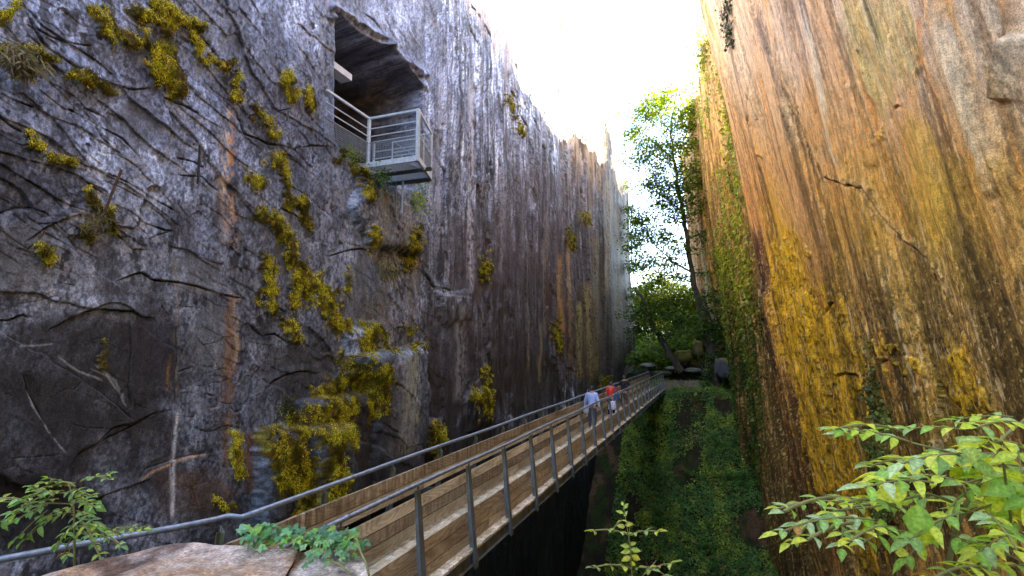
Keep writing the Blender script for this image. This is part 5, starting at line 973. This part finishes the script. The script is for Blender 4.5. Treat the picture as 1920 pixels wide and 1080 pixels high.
def person(label, x, y, H, heading, la, ra, top, bottom, shoes, hair, topname, botname, long_sleeve, pose=0.0):
    """la / ra: elbow and wrist of the left / right arm in units of a 1.7 m figure, facing +Y"""
    root = empty('person', (x, y, DZ), label, 'person'); s = H/1.7; root.rotation_euler = (0, 0, heading); root.scale = (s, s, s)
    st = .16; leg = lambda q, f: [(q*.09, 0, .92), (q*.10, .06+f*.5, .50), (q*.10, -.03+f, .10), (q*.115, .13+f, .04)]
    V = [(0, 0, .96), (0, -.01, 1.14), (0, 0, 1.32), (0, 0, 1.45), (0, .015, 1.515), (0, .03, 1.575), (0, .035, 1.635), (0, .02, 1.685)]
    R = [.125, .115, .13, .10, .052, .066, .082, .05]; E = [(i, i+1) for i in range(7)]
    for q, arm in ((-1, la), (1, ra)):
        b = len(V); sh = (q*.17, 0, 1.42); el = (q*arm[0][0], arm[0][1], arm[0][2]); wr = (q*arm[1][0], arm[1][1], arm[1][2])
        d = Vector(wr)-Vector(el); d.normalize(); hp = tuple(Vector(wr)+d*.06); V += [sh, el, wr, hp]; R += [.056, .042, .026, (.034, .018)]; E += [(3, b), (b, b+1), (b+1, b+2), (b+2, b+3)]
        sd = d.cross(Vector((1, 0, 0))); sd = sd.normalized() if sd.length > .1 else Vector((0, 1, 0))
        for k, (o_, L) in enumerate(((-.027, .065), (-.009, .078), (.009, .074), (.026, .058))):
            i0 = len(V); p1 = Vector(hp)+sd*o_+d*.03; p2 = p1+d*L*.55+Vector((-q*.010, 0, 0)); p3 = p2+d*L*.35+Vector((-q*.018, 0, 0)); V += [tuple(p1), tuple(p2), tuple(p3)]; R += [.010, .0085, .007]; E += [(b+3, i0), (i0, i0+1), (i0+1, i0+2)]
        i0 = len(V); p1 = Vector(wr)+sd*.038+d*.03; p2 = p1+sd*.018+d*.035; V += [tuple(p1), tuple(p2)]; R += [.011, .009]; E += [(b+2, i0), (i0, i0+1)]
    for q, f in ((-1, pose), (1, -pose)):
        b = len(V); L_ = leg(q, f); V += L_; R += [.085, .055, .036, .034]; E += [(0, b), (b, b+1), (b+1, b+2), (b+2, b+3)]
    b = len(V); V += [(-.078, .03, 1.62), (.078, .03, 1.62), (0, .125, 1.61)]; R += [.016, .016, .014]; E += [(6, b), (6, b+1), (6, b+2)]
    skin('body', V, E, R, MS_, root)
    # top
    TV = [(0, 0, .90), (0, -.01, 1.14), (0, 0, 1.32), (0, 0, 1.44), (0, .01, 1.485)]; TR = [(.185, .125), (.165, .12), (.175, .13), (.12, .10), .066]; TE = [(0, 1), (1, 2), (2, 3), (3, 4)]
    for q, arm in ((-1, la), (1, ra)):
        b = len(TV); sh = Vector((q*.165, 0, 1.415)); el = Vector((q*arm[0][0], arm[0][1], arm[0][2])); wr = Vector((q*arm[1][0], arm[1][1], arm[1][2]))
        if long_sleeve: TV += [tuple(sh), tuple(el), tuple(el.lerp(wr, .9))]; TR += [.082, .066, .05]; TE += [(3, b), (b, b+1), (b+1, b+2)]
        else: TV += [tuple(sh), tuple(sh.lerp(el, .75))]; TR += [.08, .064]; TE += [(3, b), (b, b+1)]
    skin(topname, TV, TE, TR, top, root)
    BV = [(0, 0, 1.0), (0, 0, .93)]; BRr = [(.165, .115), (.16, .12)]; BE = [(0, 1)]
    for q, f in ((-1, pose), (1, -pose)):
        b = len(BV); L_ = leg(q, f); BV += [L_[0], L_[1], (L_[2][0], L_[2][1], .16)]; BRr += [.10, .078, .06]; BE += [(1, b), (b, b+1), (b+1, b+2)]
    skin(botname, BV, BE, BRr, bottom, root)
    for q, f in ((-1, pose), (1, -pose)): skin('shoe', [(q*.10, -.07+f, .05), (q*.105, .02+f, .05), (q*.115, .14+f, .04)], [(0, 1), (1, 2)], [.04, .046, .036], shoes, root)
    HV = [(0, -.03, 1.56), (0, -.025, 1.64), (0, .02, 1.70), (0, .08, 1.69)]; skin('hair', HV, [(0, 1), (1, 2), (2, 3)], [(.068, .05), (.088, .075), (.08, .07), .045], hair, root)
    return root
dn_ = ((.25, -.03, 1.14), (.27, .06, .92)); navy = mat_plain('navy cloth', (.02, .03, .09), .9); blk = mat_plain('black cloth', (.010, .010, .013), .9)
person('person in a loose pale blue shirt with short black hair', -3.82, 17.9, 1.47, .05, dn_, dn_, mat_plain('pale blue cotton', (.42, .52, .82), .9, 9, .12), mat_plain('dark trousers', (.05, .055, .08), .9), blk, MHd, 'shirt', 'trousers', True, .10)
person('person in a bright red top with short brown hair, carrying a blue bag', -3.84, 21.6, 1.40, 0, dn_, ((.24, -.02, 1.14), (.30, .12, .98)), mat_plain('red cotton', (.75, .05, .015), .9), mat_plain('dark navy cloth', (.015, .02, .045), .9), blk, MHb, 'top', 'trousers', False, -.10)
flo, nt, p_, new, ln = mat_new('floral cloth'); v_ = new('ShaderNodeTexVoronoi'); v_.inputs['Scale'].default_value = 26; tc_ = new('ShaderNodeTexCoord'); ln(tc_.outputs['Object'], v_.inputs['Vector'])
r_ = ramp(nt, v_.outputs['Distance'], [(.0, (.9, .9, .9)), (.28, (.6, .1, .2)), (.36, (.012, .012, .015))]); ln(r_.outputs[0], p_.inputs['Base Color'])
person('person in a black t-shirt and dark floral trousers with one hand on the rail', -3.62, 23.6, 1.56, -.05, ((.27, -.02, 1.16), (.30, .16, 1.05)), ((.30, -.04, 1.18), (.36, .10, 1.03)), blk, flo, blk, MHb, 't_shirt', 'trousers', False, .10)
# bags
def bag(name, label, x, y, z, w_, h_, d_, mat, strap):
    root = empty(name, (x, y, z), label, 'bag'); mb = MB(); n = 8
    vs = []; fs = []
    for j in range(6):
        t = j/5; ww = w_/2*(1-.18*t+.08*math.sin(t*3.1)); dd = d_/2*(.9+.5*math.sin(t*3.0)-.5*t)
        for k in range(12): a = 2*math.pi*k/12; vs.append((x+ww*math.copysign(abs(math.cos(a))**.6, math.cos(a)), y+dd*math.copysign(abs(math.sin(a))**.6, math.sin(a)), z+h_*t))
    for j in range(5):
        for k in range(12): fs.append((j*12+k, j*12+(k+1) % 12, (j+1)*12+(k+1) % 12, (j+1)*12+k))
    fs.append(tuple(range(12))[::-1]); fs.append(tuple(60+k for k in range(12))); mb.add(vs, fs); inv = Matrix.Translation(root.location).inverted()
    o = mb.build('bag_body', mat, None, True); o.parent = root; o.matrix_parent_inverse = inv
    m2 = MB(); m2.tube(strap, .012, 6); o = m2.build('strap', mat, None, True); o.parent = root; o.matrix_parent_inverse = inv
bx_, by_ = -3.60, 21.5
bag('shoulder_bag', 'deep blue bag hanging at the right hip of the person in red', bx_, by_, DZ+.72, .24, .26, .12, mat_plain('blue canvas', (.02, .08, .28), .8), [(bx_-.05, by_, DZ+.95), (-3.70, 21.5, DZ+1.25), (-3.73, 21.62, DZ+1.29), (bx_+.04, by_+.02, DZ+.95)])
bag('carrier_bag', 'pale lilac carrier bag hanging low beside the person in red', -3.74, 21.25, DZ+.38, .30, .32, .12, mat_plain('pale lilac cloth', (.55, .52, .66), .9), [(-3.82, 21.25, DZ+.68), (-3.86, 21.45, DZ+.85), (-3.68, 21.27, DZ+.68)])
bag('shoulder_bag', 'small grey bag under the left arm of the person in pale blue', -4.0, 17.8, DZ+.62, .18, .24, .10, mat_plain('grey cloth', (.35, .36, .42), .9), [(-4.0, 17.78, DZ+.83), (-3.99, 17.72, DZ+1.1), (-3.93, 17.78, DZ+1.37), (-3.86, 17.95, DZ+1.36)])

# sticks and fallen branches on the bank
random.seed(77)
for i, (px_, py_, yy, L_, lb) in enumerate([(1262, 760, 37.0, 1.9, 'thin bare branch lying on the brown patch at the top of the bank'), (1250, 810, 35.0, 1.5, 'short fallen stick on the leafy bank just right of the bridge'), (1330, 800, 35.5, 1.8, 'bare twiggy branch half buried in the middle of the leafy bank'), (1365, 900, 31.0, 1.6, 'pale fallen stick near the foot of the golden wall'), (1225, 930, 30.0, 1.7, 'dark fallen branch on the bank in the shadow of the bridge')]):
    q = on_y(px_, py_, yy); z_ = gz(q[0], q[1])+.22; mb = MB(); a_ = random.uniform(-.6, .9); P = [Vector((math.cos(a_)*L_*t, random.uniform(-.06, .06), .08*math.sin(t*5)+math.sin(a_)*L_*t*.6+.12)) for t in (0, .3, .6, 1)]
    mb.tube(P, [.035, .03, .022, .01], 6); mb.tube([P[1], P[1]+Vector((.25, -.1, .35))], [.02, .006], 5); mb.tube([P[2], P[2]+Vector((.2, -.2, .3))], [.015, .005], 5)
    o = mb.build('fallen_branch', M['bark'], None, True); o.location = (q[0], q[1], z_); tag(o, lb, 'branch')
